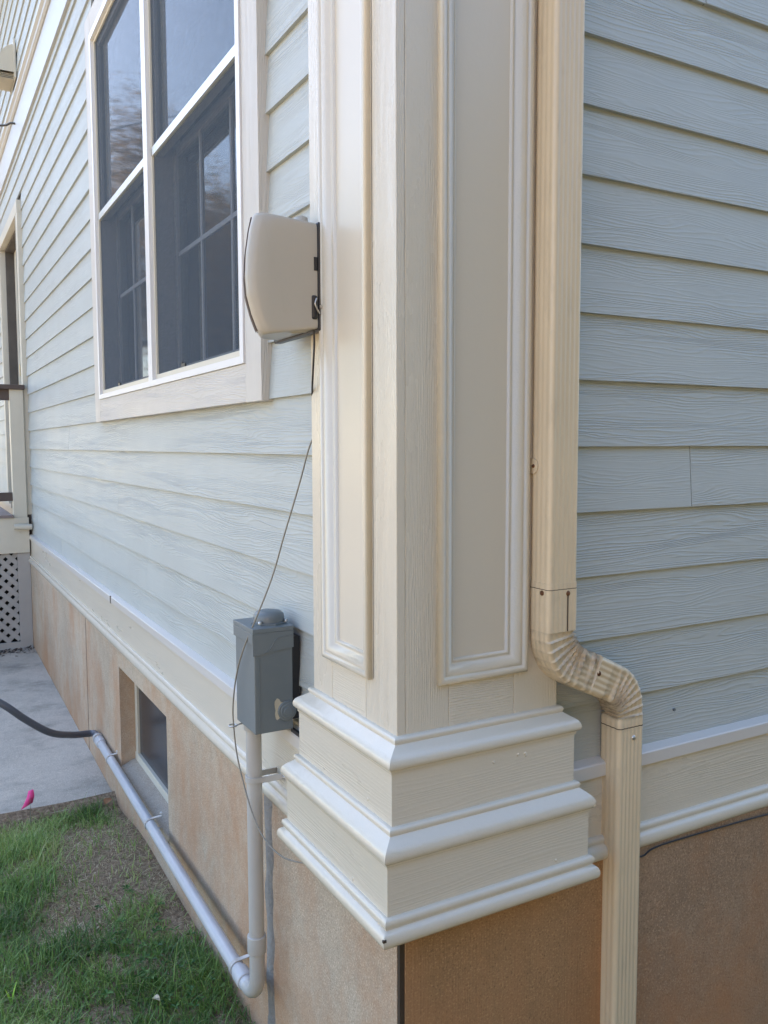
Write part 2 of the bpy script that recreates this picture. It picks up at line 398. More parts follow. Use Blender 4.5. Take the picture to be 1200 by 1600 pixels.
# dimpled nail head on the right wall
nh = MB(); nh.tube([(1.672, YR+.003, -.675), (1.672, YR-.0006, -.675)], .0040, 12); nh.build('siding_nail', M_grey, house)
# wall sheathing with openings
sh = MB()
def sheath_left():
    ys = [YE-.3, WIN[0]+.08, WIN[1]-.08, DOOR[0]+.15, DOOR[1]-.15, YFAR]
    xs0, xs1 = XL+.022, XL+.15
    sh.box(xs0, xs1, ys[0], ys[1], -1.0, WALL_TOP); sh.box(xs0, xs1, ys[1], ys[2], -1.0, WIN[2]+.08); sh.box(xs0, xs1, ys[1], ys[2], WIN[3]-.06, WALL_TOP)
    sh.box(xs0, xs1, ys[2], ys[3], -1.0, WALL_TOP); sh.box(xs0, xs1, ys[3], ys[4], DOOR[3]-.12, WALL_TOP); sh.box(xs0, xs1, ys[3], ys[4], -1.0, DOOR[2]); sh.box(xs0, xs1, ys[4], ys[5], -1.0, WALL_TOP)
sheath_left()
sh.box(XL+.16, XFAR, YR+.022, YR+.15, -1.0, WALL_TOP)
sh.box(XFAR-.1, XFAR, YR+.16, YFAR, -1.8, WALL_TOP); sh.box(XL+.16, XFAR-.11, YFAR-.1, YFAR-.005, -1.8, WALL_TOP)
sh.build('wall_sheathing', M_sheath, house)
rm = MB()   # dark rooms behind the glass
rm.box(XL+1.2, XL+1.22, 1.9, YFAR-.2, -1.0, WALL_TOP); rm.box(XL+.16, XL+1.19, 1.9, 1.92, -1.0, 3); rm.box(XL+.16, XL+1.19, 5.4, 5.42, -1.0, 3)
rm.box(XL+.155, XL+3, YR+.2, YFAR-.2, -1.03, -1.01); rm.box(XL+.155, XL+3, YR+.2, YFAR-.2, 2.6, 2.62)
rm.build('inner_wall', M_room, house)
# roof with overhang
rf = MB()
ov = .30; zt = WALL_TOP
A = [(XL-ov, YR-ov), (XFAR+ov, YR-ov), (XFAR+ov, YFAR+ov), (XL-ov, YFAR+ov)]
rz = 7.0; R1, R2 = (4.9, YR+4.0), (4.9, YFAR-4.0)
def P3(p, z): return (p[0], p[1], z)
rf.quad([P3(A[0], zt+.2), P3(A[1], zt+.2), P3(R1, rz)]); rf.quad([P3(A[1], zt+.2), P3(A[2], zt+.2), P3(R2, rz), P3(R1, rz)])
rf.quad([P3(A[2], zt+.2), P3(A[3], zt+.2), P3(R2, rz)]); rf.quad([P3(A[3], zt+.2), P3(A[0], zt+.2), P3(R1, rz), P3(R2, rz)])
rf.build('roof', M_roof, house)
sf = MB(); sf.box(XL-ov, XFAR+ov, YR-ov, YFAR+ov, zt, zt+.19); sf.build('soffit', M_trim, house)

# ------------------------------------------------------------------ band / water table / mouldings on the walls
def wall_run(side, prof, a, b, name, mat, parent=None, smooth=False, step=.5):
    """prof: list of (out, z); run from a to b"""
    mb = MB(); n = max(1, int((b-a)/step)); rows = []
    for i in range(n+1):
        u = a+(b-a)*i/n
        rows.append([(XL-d, u, z) if side == 'L' else (u, YR-d, z) for d, z in prof])
    o2 = random.uniform(0, 30)
    k = len(mb.f); mb.grid(rows, smooth=smooth); mb.uv = [[(p[0]+o2, p[1]+o2) for p in q] for q in mb.uv]
    mb.cap(rows[0]); mb.cap(rows[-1], True)
    return mb.build(name, mat, parent or house)
CAPP = [(-.02, -.744), (.002, -.748), (.022, -.755), (.0245, -.758), (.0245, -.787), (.020, -.789), (-.02, -.789)]
BAND = [(-.01, -.789), (.013, -.7895), (.013, -.943), (-.01, -.943)]
MOUL = [(-.01, -.936), (.016, -.937), (.023, -.940), (.0262, -.946), (.024, -.9525), (.0235, -.956), (.029, -.959), (.034, -.964), (.0365, -.971), (.0365, -.981), (.034, -.988), (.028, -.994), (.018, -.998), (-.02, -.998)]
wt = MB()
for side, a, b in (('L', YE-.03, 7.75), ('R', XE-.03, XFAR)):
    wall_run(side, CAPP, a, b, 'drip_cap', M_cap); wall_run(side, BAND, a, b, 'band_board', M_trimg)
    o = wall_run(side, MOUL, a, b, 'base_moulding', M_trim, smooth=True)
# joint clip on the left cap
cl = MB(); cl.box(XL-.0265, XL-.02, 4.33, 4.342, -.79, -.754); cl.build('cap_splice', M_grime, house)
# belly band high on the left wall
wall_run('L', [(-.02, 2.47), (.014, 2.47), (.014, 2.72), (-.02, 2.72)], YE-.03, YFAR, 'belly_band', M_band)
wall_run('L', [(-.02, 2.7205), (.022, 2.7205), (.034, 2.735), (.036, 2.755), (.052, 2.772), (.052, 2.79), (.0, 2.802), (-.02, 2.802)], YE-.03, YFAR, 'band_crown', M_band)

# ------------------------------------------------------------------ foundation
fd = MB(); xb = FX+.22
BW = (3.31, 4.20, -1.60, -1.085)      # basement window opening
for (a, b, c, d) in ((1.4646, BW[0], -2.3, -.99), (BW[1], 7.76, -2.3, -.99), (BW[0], BW[1], -2.3, BW[2]), (BW[0], BW[1], BW[3], -.99)):
    fd.box(FX, xb, a, b, c, d)
# slightly rounded and broken near edge
fd.build('foundation_wall', M_found, house)
# expansion joint line + grey mortar strip + chips
jt = MB(); jt.box(FX-.0012, FX+.001, 5.10, 5.106, -1.85, -1.0); jt.build('foundation_joint', M_grime, house)
f2 = MB(); f2.box(FX+.0135, XFAR, FY, FY+.2, -2.3, -.99); 
f2.build('foundation_wall', M_found2, house)
cr = MB(); cr.box(FX+.0012, FX+.0132, FY+.004, 1.4642, -2.2, -1.0); cr.build('foundation_crack', M_grime, house)
# rough coating on the right part beyond the downspout
f3 = MB(); f3.box(1.44, XFAR-.01, FY-.006, FY-.0005, -2.2, -.995); f3.build('foundation_coating', concrete('rough_coating', (.33, .225, .145), .5, .8, False, 0, 1.0), house)
rowsm = []
rnd = random.Random(2)
for i in range(40):
    z = -1.0-.74*i/39; wv = .044+.006*math.sin(i*.9)+rnd.uniform(-.004, .004)
    if i > 38: wv *= .7
    yc = 2.196+.005*math.sin(i*.5)
    rowsm.append([(FX+.001, yc-wv*.7, z), (FX-.0025, yc-wv*.5, z), (FX-.0035, yc, z), (FX-.0025, yc+wv*.5, z), (FX+.001, yc+wv*.7, z)])
mm = MB(); mm.grid(rowsm); mm.build('mortar_strip', M_mortar, house)

# ------------------------------------------------------------------ basement window
bw = MB(); bw.box(FX+.095, FX+.099, BW[0]+.001, BW[1]-.001, BW[2]+.0, BW[3]-.0)
bwin = bw.build('basement_window', M_void, house)
g = MB(); g.box(FX+.084, FX+.0935, BW[0]+.03, BW[1]-.04, BW[2]+.07, BW[3]-.02); g.build('window_glass', smooth_paint('dusty_dark_glass', (.028, .028, .034), .22, .0001, .04, 8, .35), bwin)
fr = MB(); X0, X1 = FX+.072, FX+.094
fr.box(X0, X1, BW[1]-.045, BW[1]-.001, BW[2]+.04, BW[3]-.001); fr.box(X0, X1, BW[0]+.001, BW[0]+.045, BW[2]+.04, BW[3]-.001)
fr.box(X0+.001, X1-.001, BW[0]+.001, BW[1]-.001, BW[3]-.03, BW[3]-.0015); fr.box(X0-.004, X1, BW[0]+.001, BW[1]-.001, BW[2]+.035, BW[2]+.075)
fr.build('window_frame', M_vinyl, bwin, bevel=.002)
sl = MB()
ys = np.linspace(BW[0]+.001, BW[1]-.001, 12)
sl.grid([[(FX+.10, y, BW[2]+.045), (FX+.05, y, BW[2]+.034), (FX+.0, y, BW[2]+.012+random.uniform(-.003, .003)), (FX-.004, y, BW[2]-.004), (FX-.001, y, BW[2]-.03)] for y in ys])
sl.build('window_sill', M_sill, bwin)

# ------------------------------------------------------------------ corner column
colm = MB()
FT = .020       # board thickness
# core
colm.box(XC+FT+.004, XL+.02, YC+FT+.004, YE-.004, -.98, WALL_TOP); colm.box(XL+.0205, XE-.004, YC+FT+.004, YR+.02, -.98, WALL_TOP)
column = colm.build('corner_column', M_trim, house)
PL = (1.535, 1.763)     # panel moulding outer y range on left face
PR = (.925, 1.156)      # on right face
PB, PT = -.493, 3.2; MW = .048
def stiles(face):
    mb = MB()
    a, b = (YC, YE) if face == 'L' else (XC, XE)
    p0, p1 = PL if face == 'L' else PR
    i0, i1, ib = p0+.030, p1-.030, PB+.030
    def bx(u0, u1, z0, z1, grain):
        if face == 'L': mb.box(XC, XC+FT, u0, u1, z0, z1, grain)
        else: mb.box(u0, u1, YC, YC+FT, z0, z1, 'x' if grain == 'y' else 'z')
    e = .0007
    if face == 'L':
        bx(a, i0, -.62, WALL_TOP, 'z'); bx(i1, b, -.62, WALL_TOP, 'z')
    else:
        bx(a+FT+.0004, i0, -.62, WALL_TOP, 'z'); bx(i1, b, -.62, WALL_TOP, 'z')
    bx(i0+e, i1-e, -.62, ib, 'y'); bx(i0+e, i1-e, PT-.03, WALL_TOP, 'y')
    return mb.build('face_frame', M_stile, column, bevel=.0018)
stiles('L'); stiles('R')
PROF = [(0, 0), (0, .010), (.003, .0135), (.009, .0145), (.013, .012), (.0145, .0085), (.018, .0105), (.024, .0095), (.031, .005), (.036, -.002), (.040, -.005), (.0425, -.003), (.046, -.005), (.048, -.011)]
def panel(face):
    p0, p1 = PL if face == 'L' else PR
    mb = MB(); rows = []
    def W(u, z, h): return (XC-h, u, z) if face == 'L' else (u, YC-h, z)
    cs = lambda s: [(p0+s, PB+s), (p1-s, PB+s), (p1-s, PT-s), (p0+s, PT-s)]
    for side in range(4):
        for (s0, h0), (s1, h1) in zip(PROF, PROF[1:]):
            A0, B0 = cs(s0)[side], cs(s0)[(side+1) % 4]; A1, B1 = cs(s1)[side], cs(s1)[(side+1) % 4]
            pts = [W(*A0, h0), W(*B0, h0), W(*B1, h1), W(*A1, h1)]
            mb.quad(pts if face == 'R' else pts[::-1])
    o = mb.build('panel_moulding', M_trim, column)
    sm = o.modifiers.new('weld', 'WELD'); sm.merge_threshold = .0001
    for p in o.data.polygons: p.use_smooth = True
    o.data.set_sharp_from_angle(angle=math.radians(35)) if hasattr(o.data, 'set_sharp_from_angle') else None
    q = MB(); s = MW-.003
    if face == 'L': q.box(XC+.011, XC+.0195, p0+s, p1-s, PB+s, PT-s)
    else: q.box(p0+s, p1-s, YC+.011, YC+.0195, PB+s, PT-s)
    q.build('recessed_panel', M_panel, column)
panel('L'); panel('R')
def wrap(prof, name, mat, hor_grain=True, smooth=True, jitter=0):
    """carry a (out, z) profile round the column: left return, left face, right face, right return"""
    mb = MB(); rows = []
    n1, n2 = 14, 14
    plan = []
    for i in range(3): plan.append(lambda d, t=i/2: (XL+.01+(XC-d-XL-.01)*t, YE+d))
    for i in range(1, n1+1): plan.append(lambda d, t=i/n1: (XC-d, (YE+d)+(YC-d-YE-d)*t))
    for i in range(1, n2+1): plan.append(lambda d, t=i/n2: ((XC-d)+(XE+d-XC+d)*t, YC-d))
    for i in range(1, 3): plan.append(lambda d, t=i/2: (XE+d, (YC-d)+(YR+.01-YC+d)*t))
    rows = [[(*p(d), z) for d, z in prof] for p in plan]
    mb.grid(rows, smooth=smooth)
    o = mb.build(name, mat, column)
    if smooth: o.data.set_sharp_from_angle(angle=math.radians(42))
    return o
wrap([(-.02, -.584), (.006, -.586), (.010, -.589), (.0115, -.593), (.010, -.597), (.009, -.600), (.013, -.603), (.020, -.6075), (.029, -.613), (.035, -.618), (.0385, -.624), (.040, -.630), (.039, -.636), (.036, -.640), (.0315, -.642), (.0305, -.649), (-.01, -.649)], 'cap_moulding', M_trim)
wrap([(-.01, -.6485), (.028, -.6492), (.028, -.7605), (-.01, -.761)], 'base_board', M_trimg, smooth=False)
wrap([(-.01, -.7555), (.034, -.7575), (.038, -.7605), (.0395, -.765), (.038, -.769), (.037, -.772), (.041, -.775), (.047, -.7795), (.055, -.786), (.0605, -.792), (.0635, -.799), (.064, -.806), (.0625, -.812), (.059, -.816), (.0555, -.818), (.0545, -.824), (-.01, -.8245)], 'cap_moulding', M_trim)
wrap([(-.01, -.824), (.052, -.8242), (.052, -.932), (-.01, -.9325)], 'base_board', M_trimg, smooth=False)
wrap([(-.01, -.925), (.056, -.926), (.061, -.929), (.0635, -.934), (.063, -.940), (.060, -.944), (.0595, -.9475), (.064, -.950), (.069, -.954), (.072, -.9605), (.0725, -.968), (.071, -.975), (.066, -.981), (.056, -.9845), (-.02, -.986)], 'bottom_moulding', M_trim)

rnd = random.Random(31)
for k in range(9):      # painted-over nail heads in the base boards
    on_left = k % 2; zz = rnd.choice((-.668, -.74, -.845, -.915))+rnd.uniform(-.006, .006); d = .028 if zz > -.8 else .052
    t = rnd.uniform(.06, .94); mb = MB()
    if on_left: p = Vector((XC-d, YC+(YE-YC)*t, zz)); nn = Vector((-1, 0, 0))
    else: p = Vector((XC+(XE-XC)*t, YC-d, zz)); nn = Vector((0, -1, 0))
    mb.tube([p-nn*.001, p+nn*.0006, p+nn*.0012], [.0042, .0036, .0012], 10); mb.build('nail_head', M_trim, column)
mb = MB(); mb.box(XC-.0731, XC-.066, YC-.0731, YC-.068, -.962, -.957); mb.build('mitre_gap', M_grime, column)
mb = MB(); mb.box(XC-.0008, XC+.0006, 1.5292, 1.5300, -.49, 1.6); mb.build('caulk_crack', M_grime, column)
# ------------------------------------------------------------------ big window on the left wall
y0, y1, z0, z1 = WIN; CW = .125
cas = MB()
cas.box(XL-.022, XL+.03, y0, y0+CW, z0, z1, 'z'); cas.box(XL-.022, XL+.03, y1-CW, y1, z0, z1, 'z')
cas.box(XL-.0215, XL+.03, y0+CW+.0006, y1-CW-.0006, z0+.0015, z0+.112, 'y'); cas.box(XL-.0215, XL+.03, y0+CW+.0006, y1-CW-.0006, z1-.112, z1-.001, 'y')
win = cas.build('window_casing', M_casing, house, bevel=.0015); win.name = 'window'
fy0, fy1, fz0, fz1 = y0+CW+.003, y1-CW-.003, z0+.113, z1-.113
um = 3.405    # seam between the two units
fl = MB()
def unit(a, b):
    t = .030; X0, X1 = XL-.027, XL+.10
    fl.box(X0, X1, a, a+t, fz0, fz1); fl.box(X0, X1, b-t, b, fz0, fz1)
    fl.box(X0, X1, a+t, b-t, fz0, fz0+.022); fl.box(X0, X1, a+t, b-t, fz1-.03, fz1)
unit(fy0, um-.001); unit(um+.001, fy1)
fl.build('window_frame', M_vinylw, win, bevel=.002)
# jamb liners, sashes, glass, screens
for a, b in ((fy0+.030, um-.031), (um+.031, fy1-.030)):
    ln = MB(); X0 = XL-.012
    X9 = XL-.003
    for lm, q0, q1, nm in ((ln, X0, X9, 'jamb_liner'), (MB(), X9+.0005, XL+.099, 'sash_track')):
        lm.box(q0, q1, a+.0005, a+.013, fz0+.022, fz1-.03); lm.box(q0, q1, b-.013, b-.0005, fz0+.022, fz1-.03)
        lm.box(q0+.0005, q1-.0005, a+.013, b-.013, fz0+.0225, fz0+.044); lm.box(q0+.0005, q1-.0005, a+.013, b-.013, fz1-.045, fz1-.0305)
        lm.build(nm, M_vinyl if nm == 'jamb_liner' else M_vinyl_shade, win, bevel=.0012)
    A, B = a+.013, b-.013; zb, zc = fz0+.044, fz1-.045; zm = 1.134
    for (s0, s1, xs) in ((zb, zm+.02, XL+.070), (zm-.015, zc, XL+.0035)):
        sa = MB(); t = .034 if xs > XL+.05 else .022
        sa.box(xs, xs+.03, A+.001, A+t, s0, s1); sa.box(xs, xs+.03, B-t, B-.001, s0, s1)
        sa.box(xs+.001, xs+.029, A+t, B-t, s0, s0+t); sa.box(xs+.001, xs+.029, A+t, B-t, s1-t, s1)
        sash = sa.build('sash', M_vinyl_shade, win, bevel=.002)
        gl = MB(); gl.box(xs+.012, xs+.018, A+t-.002, B-t+.002, s0+t-.002, s1-t+.002); gl.build('window_glass', M_glass, sash)
        if xs > XL+.05:
            mu = MB(); Wd = B-A
            for q in (1/3, 2/3): mu.box(xs+.0055, xs+.0115, A+Wd*q-.008, A+Wd*q+.008, s0+t, s1-t)
            mu.box(xs+.006, xs+.011, A+t, B-t, .740, .756); mu.build('muntin', M_muntin, sash)
    sc = MB(); xq = XL-.004
    sc.quad([(xq, A, zb), (xq, A, zc), (xq, B, zc), (xq, B, zb)])
    sc.build('insect_screen', M_screen, win)
    br = MB(); br.box(xq-.008, xq+.006, A-.010, B+.010, 1.118, 1.150); br.build('screen_bar', M_alu, win, bevel=.001)
    la = MB(); la.box(xq-.004, xq+.002, A+(B-A)*.62, A+(B-A)*.66, zb+.002, zb+.014); la.box(xq-.004, xq+.002, A+(B-A)*.66, A+(B-A)*.665, zb+.002, zb+.022)
    la.build('screen_latch', M_blackp, win)

# ------------------------------------------------------------------ far door
dn = MB()
dn.box(XL-.03, XL+.13, DOOR[1]-.11, DOOR[1], DOOR[2], DOOR[3]-.10, 'z'); dn.box(XL-.03, XL+.02, DOOR[0], DOOR[0]+.16, DOOR[2], DOOR[3]-.10, 'z')
dn.box(XL-.031, XL+.131, DOOR[0], DOOR[1], DOOR[3]-.0995, DOOR[3], 'y'); dn.box(XL+.03, XL+.13, DOOR[0]+.14, DOOR[0]+.16, DOOR[2], DOOR[3]-.10)
door = dn.build('door_casing', M_deckc, house, bevel=.002); door.name = 'door'
ds = MB(); ds.box(XL+.10, XL+.125, DOOR[0]+.161, DOOR[1]-.111, DOOR[2]+.002, DOOR[3]-.101); ds.build('door_leaf', M_vinyl, door)
hg = MB(); hg.box(XL-.034, XL-.0305, DOOR[0]+.13, DOOR[0]+.16, .60, .70); hg.build('hinge', smooth_paint('brass', (.6, .42, .15), .35, .0003, .1, 60, .5, None, 0, False, .7), door)
dg = MB(); dg.box(XL-.032, XL-.0302, DOOR[0]+.122, DOOR[0]+.130, DOOR[2], DOOR[3]-.11); dg.build('door_gap', M_void, door)

# ------------------------------------------------------------------ downspout
def rrect(w, d, r, ribs=True, n=5):
    """closed section in (a,b): a across (front width w), b depth (front is b=0, back b=d)"""
    pts = []
    def arc(cx, cy, a0, a1):
        for i in range(n+1):
            t = a0+(a1-a0)*i/n; pts.append((cx+r*math.cos(t), cy+r*math.sin(t)))
    # front edge from left to right at b=0 with ribs
    pi = math.pi
    arc(-w/2+r, r, pi, 1.5*pi)
    if ribs:
        k = 5; L = w-2*r
        for i in range(1, 24):
            s = i/24; x = -w/2+r+L*s; c = math.cos(s*k*2*pi); pts.append((x, .0016*(.5-.5*c)))
    arc(w/2-r, r, 1.5*pi, 2*pi); arc(w/2-r, d-r, 0, .5*pi)
    if ribs: pts.append((0, d))
    arc(-w/2+r, d-r, .5*pi, pi)
    if ribs:
        k = 3; L = d-2*r
        for i in range(1, 14):
            s = i/14; y = d-r-L*s; c = math.cos(s*k*2*pi); pts.append((-w/2+.0012*(.5-.5*c), y))
    return pts
SEC = rrect(.080, .066, .010); DW, DD = .080, .066
XU, YU = 1.2055, 1.367        # upper spout centre x, front y
XD, YD = 1.4545, 1.404        # lower
dsp = thing('downspout', (1.45, 1.44, -1.79), 'cream ribbed metal downspout with an S bend beside the corner column', 'downspout')
def vert(name, x, yf, za, zb, mat, grow=0):
    mb = MB(); rows = []
    n = max(2, int(abs(zb-za)/.12))
    for i in range(n+1):
        z = za+(zb-za)*i/n; rows.append([(x+a*(1+grow), yf+(b-DD/2)*(1+grow)+DD/2, z) for a, b in SEC])
    mb.grid(rows, closed=True); mb.cap(rows[0]); mb.cap(rows[-1]); return mb.build(name, mat, dsp)
vert('spout_pipe', XU, YU, WALL_TOP, -.306, M_spout)
vert('spout_pipe', XD, YD, -.668, -1.74, M_spout, .0)
# elbows: path in x-z with slight shift in y
def elbow_path():
    ph = math.radians(65); R = .0973; Ls = .151; pts = []
    x, z = XU, -.295; pts.append((x, z, 0.0, 0)); 
    for i in range(1, 9): pts.append((x, -.295-.105*i/8, 0.0, 0))
    z0 = -.40
    for i in range(1, 97):
        t = ph*i/96; pts.append((XU+R*(1-math.cos(t)), z0-R*math.sin(t), t, 1))
    xa, za = pts[-1][:2]; dx, dz = math.sin(ph), -math.cos(ph)
    k0 = len(pts)
    for i in range(1, 61): pts.append((xa+dx*Ls*i/60, za+dz*Ls*i/60, ph, 1 if i <= 24 else (2 if i > 42 else 0)))
    xb_, zb_ = pts[-1][:2]
    for i in range(1, 97):
        t = ph*(1-i/96); pts.append((xb_+R*(math.cos(t)-math.cos(ph)), zb_-R*(math.sin(ph)-math.sin(t)), t, 2))
    xe, ze = pts[-1][:2]
    for i in range(1, 5): pts.append((xe, ze-(.672+ze)*i/4 if ze > -.672 else ze-.01*i, 0.0, 0))
    return pts
EP = elbow_path()
x_end = EP[-1][0]; sx = (XD-XU)/(x_end-XU)
def elbow(i0, i1, name, grow):
    mb = MB(); rows = []; tot = len(EP); cnt = 0; gr = []
    for i in range(i0, i1):
        x, z, t, s = EP[i]; f = min(1, max(0, (i-9)/(tot-14))); f = f*f*(3-2*f)
        yf = YU+(YD-YU)*f
        nx, nz = math.cos(t), math.sin(t)         # section 'a' axis
        row = []
        if s: cnt += 1
        for a, b in SEC:
            gv = .12
            g = 1+grow+.11*math.sin(math.pi*min(1, max(0, (i-9)/(tot-14)))); aa, bb = a*g, (b-DD/2)*g+DD/2
            if s:
                c0 = 14.0 ; ph = ((cnt-1) % c0)/c0
                saw = (ph**.6 if ph < .8 else (1-ph)/.2*(.8**.6))       # ridge with a steep edge
                inner = (aa/(DW/2)) if s == 1 else (-aa/(DW/2))           # +1 on the inside of the bend
                k = .35+.65*max(0, min(1, (inner+1)/1.6))
                am = .0085*k*saw
                edge = min(1, abs(bb-DD/2)/(DD/2))
                bb = DD/2+(bb-DD/2)*(1-am/(DD/2)*1.0)
                gv = (.25+.75*k)*(1-saw)**.8
                if inner > .6: aa -= math.copysign(am*1.1, aa)
                else: aa -= math.copysign(am*.15, aa)
            gr.append(gv); row.append((XU+(x-XU)*sx+aa*nx, yf+bb, z+aa*nz))
        rows.append(row)
    mb.grid(rows, closed=True); mb.cap(rows[0]); mb.cap(rows[-1])
    o = mb.build(name, M_elbow, dsp); ga = o.data.attributes.new('grime', 'FLOAT', 'POINT'); ga.data.foreach_set('value', gr+[.1]*(len(o.data.vertices)-len(gr))); o.data.set_sharp_from_angle(angle=math.radians(50)); return o
mid = 9+96+26
e1 = elbow(0, mid, 'elbow', .035); e2 = elbow(mid-2, len(EP), 'elbow', .012)
def ring_at(i, grow, name='seam', w=.0016):
    mb = MB(); rows = []
    x, z, t, s = EP[i]; f = min(1, max(0, (i-9)/(len(EP)-14))); f = f*f*(3-2*f); yf = YU+(YD-YU)*f
    for q in (-w, w):
        rows.append([(XU+(x-XU)*sx+a*(1+grow)*math.cos(t)+q*math.sin(t), yf+(b-DD/2)*(1+grow)+DD/2, z+a*(1+grow)*math.sin(t)-q*math.cos(t)) for a, b in SEC])
    mb.grid(rows, closed=True); return mb.build(name, M_grime, dsp)
ring_at(1, .037, w=.0008); ring_at(mid-1, .037, w=.001); ring_at(len(EP)-2, .016, w=.0012)
def screw(x, y, z, nrm, r=.0042, mat=None):
    mb = MB(); n = Vector(nrm); p = Vector((x, y, z))
    mb.tube([p-n*.003, p+n*.0012, p+n*.0012], [r*1.35, r*1.35, r*.9], 12)
    mb.tube([p+n*.0012, p+n*.0035, p+n*.0042], [r*.85, r*.8, r*.4], 8, smooth=False)
    return mb
for (x, y, z, nn) in ((XU+.012, YU, -.318, (0, -1, 0)), (XU-.041, YU+.022, -.316, (-1, 0, 0)), (1.325, 1.3815, -.512, (0, -1, 0)), (XD+.006, YD, -.69, (0, -1, 0))):
    screw(x, y, z, nn).build('screw', M_rust if z > -.6 else M_steel, dsp)
# vertical lock seam of the upper collar
sm = MB(); sm.box(XU+.011, XU+.0125, YU-.0016, YU, -.40, -.322); sm.build('lock_seam', M_grime, dsp)
bt = MB()
pts = [(-.017, 0), (.017, 0), (.0165, .012), (.012, .020), (.004, .024), (-.004, .024), (-.012, .020), (-.0165, .012)]
zc = -.045
bt.quad([(XU-.0425, YU+.066-.002-b, zc+a) for a, b in pts]); bt.quad([(XU-.0405, YU+.066-.002-b, zc+a) for a, b in reversed(pts)])
for k in range(8):
    (a, b), (c, d) = pts[k], pts[(k+1) % 8]
    bt.quad([(XU-.0425, YU+.064-b, zc+a), (XU-.0405, YU+.064-b, zc+a), (XU-.0405, YU+.064-d, zc+c), (XU-.0425, YU+.064-d, zc+c)])
brk = bt.build('wall_strap', M_spout, dsp); screw(XU-.0425, YU+.053, zc, (-1, 0, 0), .003).build('screw', M_rust, brk)

# ------------------------------------------------------------------ grey power inlet box
pb = thing('electrical_box', (.80, 2.07, -.742), 'slate grey metal electrical box with domed top hub and peeling paint on its side', 'electrical box')
bx0, bx1, by0, by1 = .741, .846, 2.003, 2.145
b = MB(); b.box(bx0, bx1, by0, by1, -.742, -.478); body = b.build('box_body', M_grey, pb, bevel=.002)
b = MB(); b.box(bx1, XL+.004, by0+.012, by1-.012, -.72, -.50); b.build('back_plate', M_blackp, pb)
hd = MB(); hd.box(bx0-.005, bx1+.002, by0-.004, by1+.004, -.478, -.466)
hd.box(bx0-.0048, bx0-.0015, by0-.004, by1+.004, -.508, -.4782)
hd.build('box_lid', M_grey, pb, bevel=.0015)
# stepped skirt of the lid on the side
sk = MB(); yy = by0-.0035
P = [(bx0-.0048, -.4782), (bx1+.002, -.4782), (bx1+.002, -.523), (.775, -.531), (.770, -.529), (.767, -.533), (bx0-.0048, -.536)]
sk.quad([(x, yy, z) for x, z in P]); sk.quad([(x, by0-.0005, z) for x, z in reversed(P)])
for i in range(len(P)):
    a, c = P[i], P[(i+1) % len(P)]; sk.quad([(a[0], yy, a[1]), (a[0], by0-.0005, a[1]), (c[0], by0-.0005, c[1]), (c[0], yy, c[1])])
sk.build('lid_skirt', M_grey, pb)
rb = MB(); rb.tube(catmull([(.772, yy-.0006, -.529), (.782, yy-.0006, -.522), (.795, yy-.0006, -.503), (.808, yy-.0006, -.494), (.846, yy-.0006, -.490)], 6), .0011, 6); rb.build('embossed_line', M_grey, pb)
rb = MB(); rb.box(.7525, .7545, by0-.0016, by0+.001, -.735, -.54); rb.build('body_fold', M_grey, pb)
dm = MB(); cx, cy = .806, 2.066
dm.tube([(cx, cy, z) for z in (-.4665, -.4615, -.461)], [.050, .050, .046], 8, smooth=False)
rows = []
for r_, z in ((.041, -.4612), (.041, -.450), (.039, -.442), (.033, -.436), (.022, -.433), (.010, -.432), (.001, -.4318)):
    rows.append([(cx+r_*math.cos(t), cy+r_*math.sin(t), z) for t in [2*math.pi*k/28 for k in range(28)]])
dm.grid(rows, closed=True); dm.build('hub_dome', M_grey, pb)
sc = MB()
for (a, c) in ((cx-.036, cy-.030), (cx+.036, cy-.030)):
    sc = MB(); sc.tube([(a, c, -.4612), (a, c, -.456), (a, c, -.455)], [.005, .005, .003], 10); sc.build('hub_screw', M_steel, pb)
# flip cover on the side (disc rings) and the peeled patch
ic = MB(); ix, iz = .828, -.690
for r_, d0, d1 in ((.026, .0, .005), (.019, .005, .0075), (.0115, .0075, .010)):
    ic.tube([(ix, by0-d0, iz), (ix, by0-d1, iz), (ix, by0-d1-.0008, iz)], [r_, r_, r_*.93], 30)
ic.build('inlet_cover', M_grey, pb)
pe = MB(); rnd = random.Random(4); ring = []
for k in range(26):
    t = 2*math.pi*k/26; rr = 1+.18*math.sin(3*t+1)+rnd.uniform(-.10, .10)
    ring.append((ix-.022+.013*rr*math.cos(t), by0-.0012, iz+.008+.026*rr*math.sin(t)))
pe.quad(ring); pe.quad([(x, y+.001, z) for x, y, z in reversed(ring)]); pe.build('peeled_patch', M_peel, pb)
ey = MB(); c0 = Vector((bx0-.016, by1-.012, -.752))
ey.tube([c0+Vector((.011*math.cos(t), .011*math.sin(t), 0)) for t in [2*math.pi*k/18 for k in range(19)]], .0022, 7, caps=False)
ey.tube([c0+Vector((.010, 0, 0)), c0+Vector((.045, -.004, .004))], .0022, 7); ey.build('wire_eye', M_steel, pb)
lk = MB(); lk.box(XL-.022, XL-.014, 1.90, 2.02, -.757, -.745); lk.build('dark_lug', M_blackp, pb)

